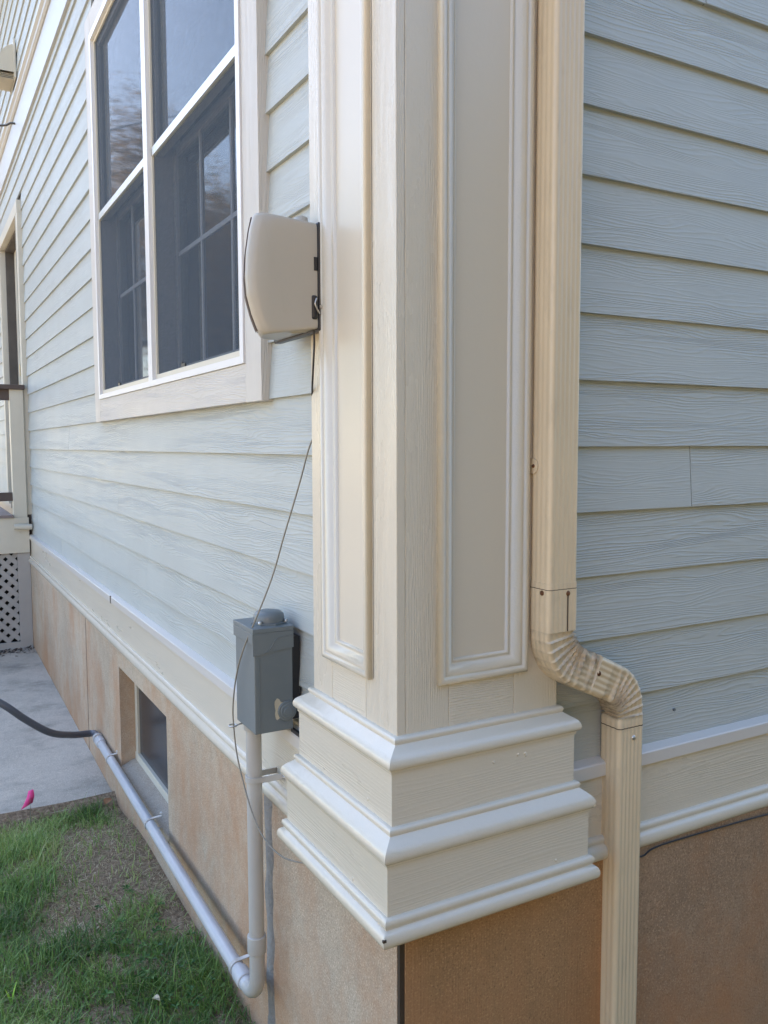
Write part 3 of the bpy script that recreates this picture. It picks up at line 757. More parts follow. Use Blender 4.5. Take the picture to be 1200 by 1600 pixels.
# ------------------------------------------------------------------ PVC conduit
cv = thing('conduit', (.78, 2.12, -1.79), 'grey plastic conduit dropping from the electrical box and running low along the foundation', 'conduit pipe')
cxv, cyv = .780, 2.123; zh = -1.545; R = .075
path = [(cxv, cyv, -.742), (cxv, cyv, -1.1), (cxv, cyv, zh+R+.03)]
for i in range(0, 13):
    t = math.pi/2*i/12; path.append((cxv, cyv+R*(1-math.cos(t)), zh+R-R*math.sin(t)))
v = MB(); v.tube(path, .0213, 20); v.build('pipe', M_pvc, cv)
far = (.822, 4.70, -1.590); near = (cxv, cyv+R, zh)
v = MB(); v.tube([near, far], .0213, 20); v.build('pipe', M_pvcb, cv)
def coll(p, q, r, mat, name='coupling'):
    mb = MB(); P, Q = Vector(p), Vector(q); d = (Q-P)
    mb.tube([P, P+d*.02, P+d*.06, Q-d*.06, Q-d*.02, Q], [r*.9, r*.985, r, r, r*.985, r*.9], 22); return mb.build(name, mat, cv)
coll((cxv, cyv, -.742), (cxv, cyv, -.768), .0268, M_pvc); coll((cxv, cyv, -1.352), (cxv, cyv, -1.402), .0262, M_pvc)
D = (Vector(far)-Vector(near)).normalized(); Nv = Vector(near)
coll(Nv+D*.02, Nv+D*.075, .0258, M_pvcb); coll(Nv+D*2.36, Nv+D*2.44, .0262, M_pvcb)
coll(Nv+D*2.46, Nv+D*2.49, .0275, M_pvc, 'lock_nut')
def strap(p, ax):
    """two-hole strap around the pipe fixed to the wall (+x side)"""
    mb = MB(); p = Vector(p); a = Vector(ax).normalized(); out = Vector((-1, 0, 0)); s = a.cross(out).normalized(); rr = .0245; rows = []
    prof = []
    wx = (FX-p.x)
    prof.append((s*(rr+.018))+Vector((wx-.001, 0, 0))); prof.append(s*(rr+.003)+Vector((wx-.001, 0, 0)))
    for i in range(0, 17):
        t = -math.pi/2+math.pi*i/16; prof.append(s*(rr*math.cos(t+math.pi/2))+out*(rr*math.sin(t+math.pi/2)))
    prof.append(-s*rr+Vector((wx-.001, 0, 0))) ; prof.append(-s*(rr+.002)+Vector((wx-.001, 0, 0)))
    for q in (-.008, -.0065, .0065, .008):
        e = 0 if abs(q) < .007 else -.0012
        rows.append([p+v_+a*q*1.0 for v_ in prof])
    mb.grid(rows, smooth=True); o = mb.build('pipe_strap', M_pvc, cv)
    so = o.modifiers.new('solid', 'SOLIDIFY'); so.thickness = .0028; so.offset = 1
    h = screw(FX-.003, p.y+s.y*(rr+.012), p.z+s.z*(rr+.012), (-1, 0, 0), .004); h.build('screw', M_steel, o); return o
FXs = FX
for t in (.10, 1.23, 2.10):
    q = Nv+D*t; strap(q, D)
FX_ = FX; FX = XL-.014; strap((cxv, cyv, -.905), (0, 0, 1)); FX = FX_
# ------------------------------------------------------------------ flexible conduit
fx = MB(); fxp = [tuple(Nv+D*2.43), (.822, 4.765, -1.592), (.782, 4.785, -1.592), (.700, 4.74, -1.570), (.576, 4.62, -1.500), (.455, 4.60, -1.404), (.335, 4.62, -1.300), (.10, 4.75, -1.17), (-.25, 4.95, -1.22), (-.62, 5.2, -1.52), (-.95, 5.45, -1.74), (-1.5, 5.8, -1.742)]
fx.tube(catmull(fxp, 8), .0185, 16)
tag(fx.build('flexible_conduit', M_flex), 'dark grey flexible conduit looping out from the far end of the pipe over the patio', 'conduit')

# ------------------------------------------------------------------ beige service box above, cable
tb = thing('service_box', (.80, 1.84, .24), 'beige curved plastic utility box with a black back plate, mounted between window and column', 'utility box')
def shell(z):
    zs = [(.515, .672), (.47, .661), (.42, .653), (.37, .650), (.33, .653), (.29, .664), (.26, .676), (.235, .690)]
    for (a, xa), (b_, xb_) in zip(zs, zs[1:]):
        if b_ <= z <= a: return xa+(xb_-xa)*(a-z)/(a-b_)
    return zs[0][1] if z > .5 else zs[-1][1]
YB = 1.756
def plan(xf, k=0):
    P = [(.8125, YB), (.77, YB-.001), (xf+.05, YB), (xf+.020, YB+.003), (xf+.006, YB+.010), (xf+.001, YB+.022), (xf+.004, YB+.040), (xf+.018, YB+.075), (xf+.036, YB+.12), (xf+.075, YB+.185), (xf+.115, YB+.23), (.83, YB+.262), (.845, YB+.265)]
    cxp, cyp = .80, 1.85
    return [(cxp+(x-cxp)*(1-k), cyp+(y-cyp)*(1-k)) for x, y in P]
rows = []
zl = [(.5085, .10), (.5083, .05), (.505, .018), (.499, .004)]+[(.49-.01*i, 0) for i in range(1, 22)]
zl += [(.266, 0), (.258, .0), (.252, .003), (.2475, .012), (.2455, .03), (.245, .07)]
for z, k in zl:
    r_ = []
    for j, (x, y) in enumerate(plan(shell(z), k)):
        lift = 0
        if z < .30: lift = (.30-z)/.06*.022*max(0, min(1, (x-.69)/.13))
        drop = -.012*max(0, (x-.66)/.17)*(1 if z > .40 else 0) * (max(0, z-.40)/.1)
        r_.append((x, y, z+lift+drop))
    rows.append(r_)
sh_ = MB(); sh_.grid(rows, smooth=True); sh_.cap(rows[0]); sh_.cap(rows[-1], True)
cov = sh_.build('cover', M_boxp, tb); cov.data.set_sharp_from_angle(angle=math.radians(60))
# dark seam strip along the bulging front edge
rows = []
for i in range(26):
    z = .500-.245*i/25; xf = shell(z)
    rows.append([(xf+.0185, YB+.077, z), (xf+.0030, YB+.034, z), (xf+.0010, YB+.036, z), (xf+.0155, YB+.079, z)])
st = MB(); st.grid(rows); st.build('cover_seam', smooth_paint('dark_gasket', (.07, .05, .045), .6), tb)
bp = MB(); bp.box(.813, .8345, YB-.005, YB+.27, .258, .500); bp.build('back_plate', M_blackp, tb, bevel=.004)
lt = MB(); lt.box(.797, .8122, YB-.0035, YB+.01, .283, .338); lt.build('latch_recess', M_blackp, tb, bevel=.005)
lt = MB(); lt.tube(catmull([(.807, YB-.007, .330), (.803, YB-.008, .318), (.808, YB-.007, .306), (.815, YB-.007, .296)], 6), .0018, 8); lt.tube([(.818, YB-.004, .312), (.818, YB-.009, .312)], .004, 10); lt.build('latch_wire', M_steel, tb)
lt = MB(); lt.box(.804, .8122, YB-.0022, YB+.01, .392, .422); lt.build('side_slot', M_blackp, tb, bevel=.001)
fo = MB(); rnd = random.Random(3); rows = []
for i in range(9):
    t = i/8; x = .735+.075*t; rr = .012*math.sin(math.pi*min(.97, max(.05, t)))**.5
    rows.append([(x, YB+.02+1.3*rr*math.cos(a)+rnd.uniform(-.0015, .0015), .2585+rr*math.sin(a)*.8+.008*t+rnd.uniform(-.0015, .0015)) for a in [2*math.pi*k/12 for k in range(12)]])
fo.grid(rows, closed=True); fo.build('sealant_lump', M_foam, tb)
kb = MB(); kb.tube([(.80, YB+.06, .500), (.80, YB+.06, .520), (.80, YB+.06, .5245)], [.017, .016, .006], 14); kb.build('cable_gland', M_boxp, tb)
ca = MB(); ca.tube(catmull([(.806, YB+.008, .262), (.808, YB+.010, .235), (.807, YB+.012, .20), (.812, YB+.03, .15), (.832, YE-.003, .12), (.838, YE+.004, .06), (.842, YE+.006, .03)], 8), .0026, 8)
ca.build('black_cable', M_blackp, tb)

wr = MB()
wp = [(.842, YE+.006, .03), (.838, 1.872, -.012), (.826, 1.905, -.10), (.806, 1.950, -.22), (.786, 1.985, -.33), (.752, 2.012, -.437), (.731, 2.050, -.520), (.724, 2.092, -.600), (.7215, 2.118, -.690), (.724, 2.123, -.752), (.728, 2.110, -.83), (.735, 2.075, -.905), (.741, 2.03, -.965), (.752, 1.975, -1.01), (.772, 1.90, -1.03), (.800, 1.80, -1.01), (.82, 1.72, -.985)]
wr.tube(catmull(wp, 10), .0021, 8)
tag(wr.build('loose_wire', M_wire), 'thin loose grey-brown wire hanging from the utility box down past the electrical box', 'wire')
dwr = MB(); dwr.tube(catmull([(1.47, 1.44, -1.0), (1.53, 1.436, -1.012), (1.60, 1.437, -1.0), (1.9, 1.438, -1.008), (2.1, 1.437, -1.014), (2.4, 1.438, -1.006), (2.9, 1.437, -1.001)], 8), .0022, 6)
tag(dwr.build('thin_cable', M_blackp), 'thin black cable sagging just under the white moulding right of the downspout', 'cable')

# ------------------------------------------------------------------ wall vent hood and wall cable far up left
vh = thing('vent_hood', (XL-.02, 7.95, 3.15), 'cream quarter-round vent hood high on the far siding', 'vent hood')
b = MB(); rows = []
for i in range(9):
    t = math.pi/2*i/8; x = XL-.14*math.sin(t); z = 3.05+.22*math.cos(t)
    rows.append([(x, 7.70, z), (x, 8.02, z)])
b.grid(rows); b.quad([(XL, 7.70, 3.05)]+[r[0] for r in rows]); b.quad([r[1] for r in reversed(rows)]+[(XL, 8.02, 3.05)])
b.build('hood', M_deckc, vh)
b = MB(); b.box(XL-.015, XL-.001, 7.66, 8.06, 3.0, 3.30); b.build('flange', M_deckc, vh)
b = MB()
for k in range(4): b.box(XL-.13, XL-.012, 7.72, 8.00, 3.00+.012*k, 3.004+.012*k)
b.build('louvre', M_peel, vh)
kc = MB(); kc.tube(catmull([(.86, 7.74, 2.655), (.82, 7.78, 2.665), (.79, 7.83, 2.66), (.72, 7.9, 2.668), (.6, 8.0, 2.68), (.3, 8.3, 2.8), (-.4, 9, 3.3), (-2.5, 11, 4.6)], 8), .009, 8)
tag(kc.build('service_cable', M_blackp), 'black service cable leaving the far wall below the vent hood', 'cable')

# ------------------------------------------------------------------ deck at the far end
YDK = 7.70; dk = thing('deck', (.3, YDK, -1.72), 'raised wooden deck with cream post, brown rails and pale lattice skirt at the far end', 'deck')
b = MB(); b.box(.728, .836, YDK, YDK+.09, -.885, .476, 'z'); b.build('post', M_deckc, dk, bevel=.004)
b = MB(); b.box(-2.2, .846, YDK-.03, YDK+.12, .476, .514, 'x'); b.build('hand_rail', M_deckd, dk, bevel=.004)
b = MB(); b.box(-2.2, .727, YDK+.02, YDK+.06, .385, .474, 'x'); b.build('top_rail', M_deckd, dk)
b = MB(); b.box(-2.2, .727, YDK+.02, YDK+.06, -.460, -.388, 'x'); b.build('bottom_rail', M_deckd, dk)
b = MB(); b.box(.845, .866, YDK+.03, YDK+.12, -.9, .474, 'z'); b.build('dark_gap_board', M_deckd, dk)  # dark board added to make the gap beside the post read as shade
b = MB()
for k in range(24): b.box(-2.2, .72, YDK-.03+.145*k, YDK-.03+.145*k+.139, -.601, -.576, 'x')
b.build('deck_boards', M_deckb, dk)
b = MB(); b.box(-2.2, .843, YDK+.005-.02, YDK-.001, -.90, -.602, 'x'); b.build('rim_joist', M_deckc, dk)
for z in (-.70, -.835):
    b = MB(); b.tube([(.775, YDK-.0, z-.03), (.775, YDK-.012, z-.03), (.775, YDK-.016, z-.03)], [.020, .018, .006], 12); b.build('carriage_bolt', M_deckc, dk)
b = MB(); b.tube([(.722, YDK-.05, -.675), (.862, YDK-.05, -.68)], .024, 14); b.build('pipe_stub', M_deckc, dk)
b = MB(); b.box(.745, .845, YDK, YDK+.02, -1.74, -.905, 'z'); b.box(-2.2, .7445, YDK+.001, YDK+.019, -1.74, -1.665, 'x'); b.build('skirt_trim', M_lat, dk)
lt = MB(); pit = .066; wd = .019
def strip(x0, sgn, y):
    # diagonal strip clipped to the skirt rectangle
    za, zb = -1.665, -.905; xa, xb_ = -2.2, .744
    ln = zb-za; a0 = x0; a1 = x0+sgn*ln
    t0, t1 = 0, 1
    for lo_, hi_ in ((xa, xb_),):
        f = lambda X: (X-a0)/(a1-a0)
        ta, tb_ = sorted((f(lo_), f(hi_))); t0 = max(t0, ta); t1 = min(t1, tb_)
    if t1-t0 < .02: return
    p = Vector((a0+(a1-a0)*t0, y, za+ln*t0)); q = Vector((a0+(a1-a0)*t1, y, za+ln*t1)); n_ = Vector(((q-p).z, 0, -(q-p).x)).normalized()*wd
    A_, B_, C_, D_ = p-n_, p+n_, q+n_, q-n_; th = Vector((0, .006, 0))
    lt.quad([A_, B_, C_, D_]); lt.quad([A_, D_, D_+th, A_+th]); lt.quad([B_, C_, C_+th, B_+th])
x = -3.0
while x < 1.6: strip(x, 1, YDK+.020); strip(x+.4, -1, YDK+.013); x += pit*1.414
lt.build('lattice', M_lat, dk)
b = MB(); b.box(-2.2, .84, YDK+.35, YDK+.37, -1.78, -.62); b.build('under_deck_shade', M_void, dk)  # near-black sheet standing in for the shade behind the lattice

# ------------------------------------------------------------------ ground, patio
def gz(x, y):
    z = -1.775 - .06*np.exp(-((y-4.3)/.35)**2)*(y < 4.36) + .008*np.sin(3.1*x+1)*np.cos(2.3*y) + .006*np.sin(7*x)*np.sin(6*y+1)
    return np.where(y > 4.36, z-.09*np.clip((y-4.36)/.2, 0, 1), z)
nx, ny = 70, 110; xs = np.concatenate([np.linspace(-60, -2.6, 14), np.linspace(-2.5, 3.2, 60), np.linspace(3.4, 60, 12)]); ys = np.concatenate([np.linspace(-60, -1.2, 14), np.linspace(-1, 5, 70), np.linspace(5.2, 80, 14)])
dw = MB(); dw.grid([[(xx, yy, -1.735) for xx in (-3.4, -5.5, -8.5)] for yy in (-12, -4, 4, 12, 20)]); dwo = dw.build('bounce_slab', concrete('bounce_concrete', (.44, .37, .28)), None); dwo['kind'] = 'structure'  # unseen tan slab added to bounce warm sunlight onto the walls
gb = MB(); rows = [[(x, y, float(gz(np.array(x), np.array(y)))) for x in xs] for y in ys]
gb.grid([r[::-1] for r in rows]); gobj = gb.build('ground', M_ground); gobj['kind'] = 'structure'
pt = MB(); ys2 = np.linspace(4.35, 7.9, 14)
rows = [[(x, y+.004*math.sin(9*x)*(i == 0), -1.818+.030*(y-4.35)) for x in np.linspace(FX-.001, -3.4, 16)] for i, y in enumerate(ys2)]
rows = [[(x, 4.352, -1.90) for x, _, _ in rows[0]], [(x, 4.347, -1.825) for x, _, _ in rows[0]]]+rows
pt.grid(rows, smooth=False); po = pt.build('concrete_patio', M_slab); po['kind'] = 'structure'

# ------------------------------------------------------------------ grass
def blades(n, xr, yr, hmin, hmax, wmin, wmax, dens, flop, tones, seed, keep=None):
    r = np.random.default_rng(seed); x = r.uniform(*xr, n); y = r.uniform(*yr, n)
    d = dens(x, y); k = r.uniform(0, 1, n) < d; x, y = x[k], y[k]; n = len(x)
    z = gz(x, y)-.004; h = r.uniform(hmin, hmax, n)*(0.6+.5*np.sin(x*9+2*np.sin(y*5))*np.cos(y*7+1)*.6+.2)
    h = np.maximum(h, hmin*.6); wd_ = r.uniform(wmin, wmax, n); a = r.uniform(0, 2*np.pi, n)+.8*np.sin(x*4)*np.cos(y*3); fl = r.uniform(.15, flop, n)*h
    dx, dy = np.cos(a), np.sin(a); px, py = -dy, dx; segs = 4; V = np.zeros((n, segs*2+1, 3))
    for i in range(segs):
        t = i/segs; ww = wd_*(1-.75*t**1.6); c = fl*t**1.8; hh = h*(t-.42*(fl/h)*t**2.5*.8)
        for j, sg in enumerate((-1, 1)):
            V[:, 2*i+j] = np.stack([x+dx*c+px*ww*sg*.5, y+dy*c+py*ww*sg*.5, z+hh], 1)
    V[:, -1] = np.stack([x+dx*fl, y+dy*fl, z+h*(1-.42*(fl/h)*.8)], 1)
    m = segs*2+1; F = []
    base = (np.arange(n)*m)[:, None]
    quads = np.array([[2*i, 2*i+1, 2*i+3, 2*i+2] for i in range(segs-1)]); Q = (base[:, None, :]+quads[None]).reshape(-1, 4)
    T = base+np.array([[2*segs-2, 2*segs-1, 2*segs]])
    tone = np.clip(tones(x, y, r), 0, 1); return V.reshape(-1, 3), Q, T, np.repeat(tone, m)
def blade_obj(name, mat, parts, label, cat):
    VV, FF, TT = [], [], []; o = 0
    for V, Q, T, tn in parts:
        VV.append(V); FF += (Q+o).tolist()+(T+o).tolist(); TT.append(tn); o += len(V)
    V = np.concatenate(VV)+np.array([0, 0, G]); me = bpy.data.meshes.new(name); me.from_pydata(V.tolist(), [], FF)
    at = me.attributes.new('tone', 'FLOAT', 'POINT'); at.data.foreach_set('value', np.concatenate(TT).astype(np.float32))
    me.polygons.foreach_set('use_smooth', [True]*len(me.polygons)); me.materials.append(mat); me.update()
    ob = bpy.data.objects.new(name, me); COL.objects.link(ob); return tag(ob, label, cat, None, 'stuff')
def patch(x, y):      # 1 where the soil is bare
    b = 1.1*np.exp(-(((x-.62)/.17)**2+((y-3.72)/.50)**2)) + .9*np.exp(-(((x-.47)/.13)**2+((y-3.28)/.26)**2)) + .6*np.exp(-(((x-.30)/.09)**2+((y-2.85)/.12)**2))+.5*np.exp(-(((x-.12)/.08)**2+((y-3.25)/.15)**2))
    b += .5*(np.sin(x*13+1.3*np.sin(y*9))*np.sin(y*11+x*4) > .42)
    b += .8*np.clip((x-.74)/.06, 0, 1)*np.clip((y-2.7)/.3, 0, 1)
    return np.clip(b, 0, 1)
def inb(x, y): return ((x < FX-.012) | (y < FY-.02)) & (y < 4.35)
dg = lambda x, y: inb(x, y)*(1-.93*np.clip(patch(x, y)*1.25, 0, 1))
tg = lambda x, y, r: .42+.22*np.sin(x*5+y*3)+.15*np.sin(y*13)*np.sin(x*11)+r.normal(0, .16, len(x))+(r.uniform(0, 1, len(x)) > .985)*.4
parts = [blades(38000, (-.15, FX), (2.2, 4.36), .030, .085, .0020, .0048, dg, 1.35, tg, 1),
         blades(2600, (-.1, FX), (2.3, 4.36), .08, .15, .002, .0035, lambda x, y: dg(x, y)*.8, 1.5, tg, 2),
         blades(45000, (-2.2, -.15), (.5, 4.36), .03, .08, .002, .004, dg, 1.3, tg, 5), blades(16000, (-.15, .85), (.3, 2.2), .03, .08, .002, .004, dg, 1.3, tg, 6), blades(16000, (.85, 3.2), (.3, 1.43), .03, .08, .002, .004, dg, 1.3, tg, 7)]
blade_obj('grass', M_grass, parts, 'short patchy green lawn grass growing beside the foundation and patio', 'grass')
ds_ = lambda x, y: inb(x, y)*np.clip(.10+patch(x, y)*1.0, 0, 1)
ts = lambda x, y, r: r.uniform(0, 1, len(x))
parts = [blades(26000, (-.15, FX), (2.2, 4.36), .010, .032, .0012, .003, ds_, 3.2, ts, 11)]
blade_obj('dead_grass', M_straw, parts, 'dry straw-coloured dead grass over the bare soil patches', 'dead grass')
# broad-leaf weeds near the pipe
wv, wf, wtn = [], [], []; rnd = random.Random(8)
def leaf(c, d, L, W, up_):
    s = Vector((-d.y, d.x, 0)); i = len(wv); pts = [c, c+d*L*.3+s*W*.45+Vector((0, 0, up_*.5)), c+d*L*.65+s*W*.5+Vector((0, 0, up_*.8)), c+d*L+Vector((0, 0, up_*.6)), c+d*L*.65-s*W*.5+Vector((0, 0, up_*.8)), c+d*L*.3-s*W*.45+Vector((0, 0, up_*.5))]
    wv.extend([tuple(p+Vector((0, 0, G))) for p in pts]); wf.append((i, i+1, i+2, i+3)); wf.append((i, i+3, i+4, i+5)); t = rnd.random(); wtn.extend([t]*6)
for k in range(60):
    x = rnd.gauss(.66, .07); y = rnd.gauss(2.75, .22)
    if x > .82: continue
    z = float(gz(np.array(x), np.array(y)))+rnd.uniform(.005, .05); c = Vector((x, y, z)); n_ = rnd.choice((3, 4, 5)); a0 = rnd.uniform(0, 6)
    for j in range(n_):
        a = a0+j*2*math.pi/n_; leaf(c, Vector((math.cos(a), math.sin(a), 0)), rnd.uniform(.012, .026), rnd.uniform(.007, .013), rnd.uniform(.002, .012))
me = bpy.data.meshes.new('clover'); me.from_pydata(wv, [], wf); at = me.attributes.new('tone', 'FLOAT', 'POINT'); at.data.foreach_set('value', wtn); me.materials.append(M_weed)
ob = bpy.data.objects.new('clover', me); COL.objects.link(ob); tag(ob, 'low broad-leaved weeds growing in the lawn beside the pipe', 'weeds', None, 'stuff')
# bright tuft
tv = MB(); 
for (a, L, ln) in ((.3, .085, .02), (2.2, .06, .03), (-.6, .05, .035)):
    p = Vector((.205, 2.80, -1.785)); d = Vector((math.cos(a), math.sin(a), 0)); s = Vector((-d.y, d.x, 0)); rows = []
    for i in range(7):
        t = i/6; w_ = .005*math.sin(math.pi*(.12+.85*t)); c = p+d*ln*t*t+Vector((0, 0, L*t)); rows.append([c-s*w_, c+s*w_+Vector((0, 0, .001))])
    tv.grid(rows)
o = tv.build('grass_tuft', smooth_paint('bright_blade', (.30, .52, .06), .5, .0003, .1, 50)); tag(o, 'single bright yellow-green tuft of broad grass blades nearest the camera', 'grass tuft')
# dry curled leaves and debris
def dry_leaf(x, y, z, s, lab, col):
    mb = MB(); a = random.uniform(0, 6); rows = []
    for i in range(6):
        t = i/5; w_ = s*.35*math.sin(math.pi*(.08+.88*t)); c = Vector((x+s*(t-.5)*math.cos(a), y+s*(t-.5)*math.sin(a), z+.010*math.sin(3*t))); sd_ = Vector((-math.sin(a), math.cos(a), 0))
        rows.append([c-sd_*w_+Vector((0, 0, .006)), c, c+sd_*w_+Vector((0, 0, .009))])
    mb.grid(rows); return tag(mb.build('dry_leaf', col), lab, 'leaf', 'dry leaves on the ground')
Mdl = smooth_paint('dry_leaf', (.30, .15, .07), .8, .002, .3, 90); Mdl2 = smooth_paint('bleached_leaf', (.55, .50, .38), .8, .002, .2, 90)
dry_leaf(.795, 4.29, -1.80, .06, 'curled rusty brown leaf at the patio corner by the wall', Mdl)
dry_leaf(.60, 2.55, -1.745, .028, 'pale bleached leaf lying in the grass near the pipe bend', Mdl2)
dry_leaf(.52, 3.05, -1.75, .02, 'small pale leaf at the edge of the bare soil patch', Mdl2)
db = MB(); rnd = random.Random(12)
for k in range(260):
    x = rnd.uniform(.40, .84)**1.0; y = YDK-.02-abs(rnd.gauss(0, .10)); z = -1.818+.030*(y-4.35)+.002; s = rnd.uniform(.008, .028); a = rnd.uniform(0, 6); d = Vector((math.cos(a), math.sin(a), rnd.uniform(-.1, .5)))*s; e = Vector((-math.sin(a), math.cos(a), .2))*s*.5; c = Vector((x, y, z))
    db.quad([c, c+d, c+d+e, c+e])
o = db.build('leaf_litter', smooth_paint('litter', (.06, .045, .04), .9, .002, .3, 60)); tag(o, 'dark leaf litter gathered on the patio under the lattice', 'leaf litter', None, 'stuff')

pl = MB(); rnd = random.Random(19)
for k in range(420):
    x = rnd.uniform(.05, .83); y = rnd.uniform(2.4, 4.32); s_ = rnd.uniform(.004, .014)
    if rnd.random() > .15+.9*float(patch(np.array([x]), np.array([y]))[0]): continue
    z = float(gz(np.array(x), np.array(y)))+rnd.uniform(.001, .012); a = rnd.uniform(0, 6); d = Vector((math.cos(a), math.sin(a), rnd.uniform(-.2, .4)))*s_; e = Vector((-math.sin(a), math.cos(a), rnd.uniform(-.2, .4)))*s_*rnd.uniform(.3, .7); c = Vector((x, y, z))
    pl.quad([c, c+d*.6+e*.3, c+d+e*.6, c+d*.4+e], mi=rnd.choice((0, 0, 1)))
o = pl.build('plant_litter', [Mdl, Mdl2]); tag(o, 'broken dry leaf bits scattered over the bare soil', 'leaf litter', None, 'stuff')
# ------------------------------------------------------------------ pink marker flag
fg = thing('marker_flag', (.43, 4.30, -1.80), 'small bright pink utility marker flag at the patio edge', 'marker flag')
mb = MB(); mb.tube([(.43, 4.30, -1.85), (.432, 4.30, -1.672)], .0012, 6); mb.build('wire_stem', M_steel, fg)
rows = []
for i in range(9):
    t = i/8; zz = -1.665-.085*t; rows.append([(.425-.012*t-.028*t*t*math.sin(t*2), 4.297+.008*math.sin(5*t), zz), (.447-.004*t+.006*math.sin(3*t), 4.300-.010*math.sin(4*t+1), zz+.006+.012*t*(t > .5))])
mb = MB(); mb.grid(rows); o = mb.build('flag', M_pink, fg); so = o.modifiers.new('s', 'SOLIDIFY'); so.thickness = .0006

# ------------------------------------------------------------------ trees opposite the wall (seen mirrored in the window)
def tree_parts(root, base, H, cr, mat, seed, nleaf=14000, ls=1):
    r = random.Random(seed); b = MB(); bx_, by_, bz_ = base
    tips = []
    def branch(p, d, L, rad, lev):
        pts = [p]; q = p
        for i in range(5):
            d = (d+Vector((r.uniform(-.16, .16), r.uniform(-.16, .16), r.uniform(-.05, .12)))).normalized(); q = q+d*L/5; pts.append(q)
        b.tube(pts, [rad*(1-.13*i) for i in range(6)], 7)
        if lev == 0 or lev == 1:
            for k in range(8 if lev == 0 else 5):
                j = r.choice((2, 3, 4, 5)); a = r.uniform(0, 6.28); nd = Vector((math.cos(a), math.sin(a), r.uniform(.1, .9))).normalized()
                branch(pts[j], nd, L*r.uniform(.35, .55), rad*.42, lev+1)
        else: tips.append(q); tips.append(pts[3])
    branch(Vector((bx_, by_, bz_)), Vector((0, 0, 1)), H*.62, H*.022, 0)
    b.build('trunk', M_bark, root)
    V = []; F = []; T = []
    rr = np.random.default_rng(seed)
    for k in range(nleaf):
        t = tips[rr.integers(len(tips))]; c = np.array(t)+rr.normal(0, cr*.20, 3); s = rr.uniform(.09, .17)*ls; a = rr.normal(0, 1, 3); a /= np.linalg.norm(a); e = np.cross(a, rr.normal(0, 1, 3)); e /= np.linalg.norm(e)
        i = len(V); V += [c-a*s, c+e*s*.5, c+a*s, c-e*s*.5]; F.append((i, i+1, i+2, i+3)); T += [rr.uniform()]*4
    me = bpy.data.meshes.new('crown'); lo = np.array(root.location); me.from_pydata((np.array(V)+np.array([0, 0, G])-lo).tolist(), [], F)
    at = me.attributes.new('tone', 'FLOAT', 'POINT'); at.data.foreach_set('value', np.array(T, dtype=np.float32)); me.materials.append(mat)
    o = bpy.data.objects.new('crown', me); COL.objects.link(o); o.parent = root
for i, (x, y, H, c, mt, lab) in enumerate([(-7.6, 25, 11.5, 3.4, M_leafA, 'golden autumn tree mirrored in the right window pane'), (-3.6, 26, 13, 3.0, M_leafA, 'amber tree mirrored in the left window pane'), (-11, 27, 11, 3.6, M_leafB, 'green tree beside the golden one'), (-26, 8, 9, 3.6, M_leafA, 'rust tree across the lawn from the window')]):
    tr = thing('tree', (x, y, -1.8), lab, 'tree', 'trees across the lawn'); tree_parts(tr, (x, y, -1.85), H, c, mt, 20+i, 46000 if i < 2 else 14000, .52 if i < 2 else 1)

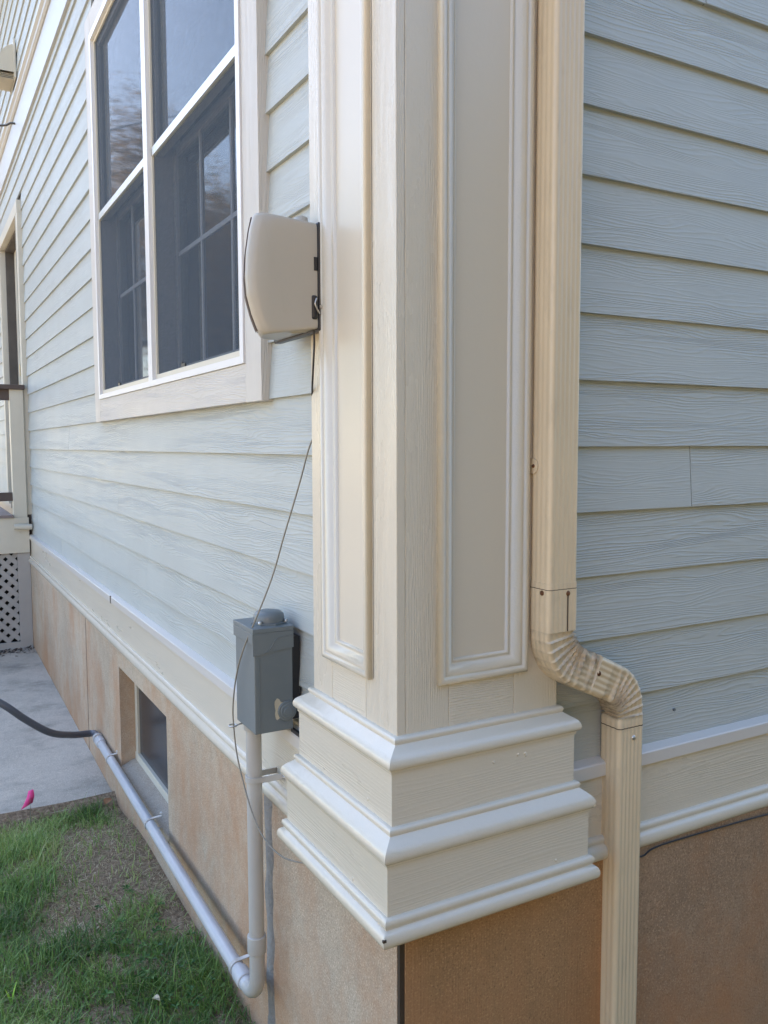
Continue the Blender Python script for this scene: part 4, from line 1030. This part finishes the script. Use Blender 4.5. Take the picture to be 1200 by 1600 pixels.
# unseen brick house added to bounce warm sunlight onto the corner, in full sun
nb = thing('bounce_house', (-8, -7.8, -1.85), 'two-storey tan brick house added out of view to bounce warm light', 'house')
M_bounce_brick = concrete('bounce_brick', BOUNCE_COL, .4)
b = MB(); b.box(-15, -1.5, -16, -7.8, -1.85, BOUNCE_TOP); b.build('bounce_wall', M_bounce_brick, nb)
b = MB(); A4 = [(-15.4, -16.4), (-1.1, -16.4), (-1.1, -7.4), (-15.4, -7.4)]; z4 = BOUNCE_TOP+.01; rA, rB = (-11, -11.9), (-5, -11.9)
b.quad([P3(A4[0], z4), P3(A4[1], z4), P3(rB, z4+2.6), P3(rA, z4+2.6)]); b.quad([P3(A4[1], z4), P3(A4[2], z4), P3(rB, z4+2.6)])
b.quad([P3(A4[2], z4), P3(A4[3], z4), P3(rA, z4+2.6), P3(rB, z4+2.6)]); b.quad([P3(A4[3], z4), P3(A4[0], z4), P3(rA, z4+2.6)]); b.quad([P3(p, z4) for p in reversed(A4)])
b.build('roof', M_roof, nb)
for zz in (-.9, 1.9):
    for xx in (-13.5, -10, -6.5, -3.2):
        b = MB(); b.box(xx, xx+1.0, -7.83, -7.79, zz, zz+1.5); wv_ = b.build('window', M_vinyl, nb)
        b = MB(); b.box(xx+.08, xx+.92, -7.845, -7.831, zz+.08, zz+1.42); b.build('pane', M_grey, wv_)

# tall clipped evergreen hedge added out of view to keep skylight off the right wall
blocker = thing('blocker_hedge', (6.0, -5.4, -1.85), 'tall dense evergreen hedge added unseen to block skylight from the right wall', 'blocker_hedge')
b = MB(); b.box(-.8, 13, -5.9, -5.0, -1.85, 3.6); b.build('blocker_core', smooth_paint('blocker_dark', (.012, .022, .008), .95, .02, .3, 4), blocker)  # solid dark box added inside so no skylight leaks through
r_ = np.random.default_rng(77); n = 30000
x = r_.uniform(-1.1, 13.3, n); z = r_.uniform(-1.85, 3.9, n); y = -4.85+r_.normal(0, .16, n)+.12*np.sin(x*2.1)*np.cos(z*1.7)
top = r_.uniform(0, 1, n) < .15; z = np.where(top, 3.7+r_.normal(0, .15, n), z); y = np.where(top, r_.uniform(-6, -4.8, n), y)
c = np.stack([x, y, z+G], 1)-np.array(blocker.location); a = r_.normal(0, 1, (n, 3)); a /= np.linalg.norm(a, axis=1)[:, None]; e = np.cross(a, r_.normal(0, 1, (n, 3))); e /= np.linalg.norm(e, axis=1)[:, None]
s_ = r_.uniform(.05, .10, n)[:, None]
V = np.stack([c-a*s_, c+e*s_*.55, c+a*s_, c-e*s_*.55], 1).reshape(-1, 3)
me = bpy.data.meshes.new('foliage'); me.from_pydata(V.tolist(), [], np.arange(4*n).reshape(-1, 4).tolist())
at = me.attributes.new('tone', 'FLOAT', 'POINT'); at.data.foreach_set('value', np.repeat(r_.uniform(0, 1, n), 4).astype(np.float32)); me.materials.append(M_leafB)
o = bpy.data.objects.new('foliage', me); COL.objects.link(o); o.parent = blocker
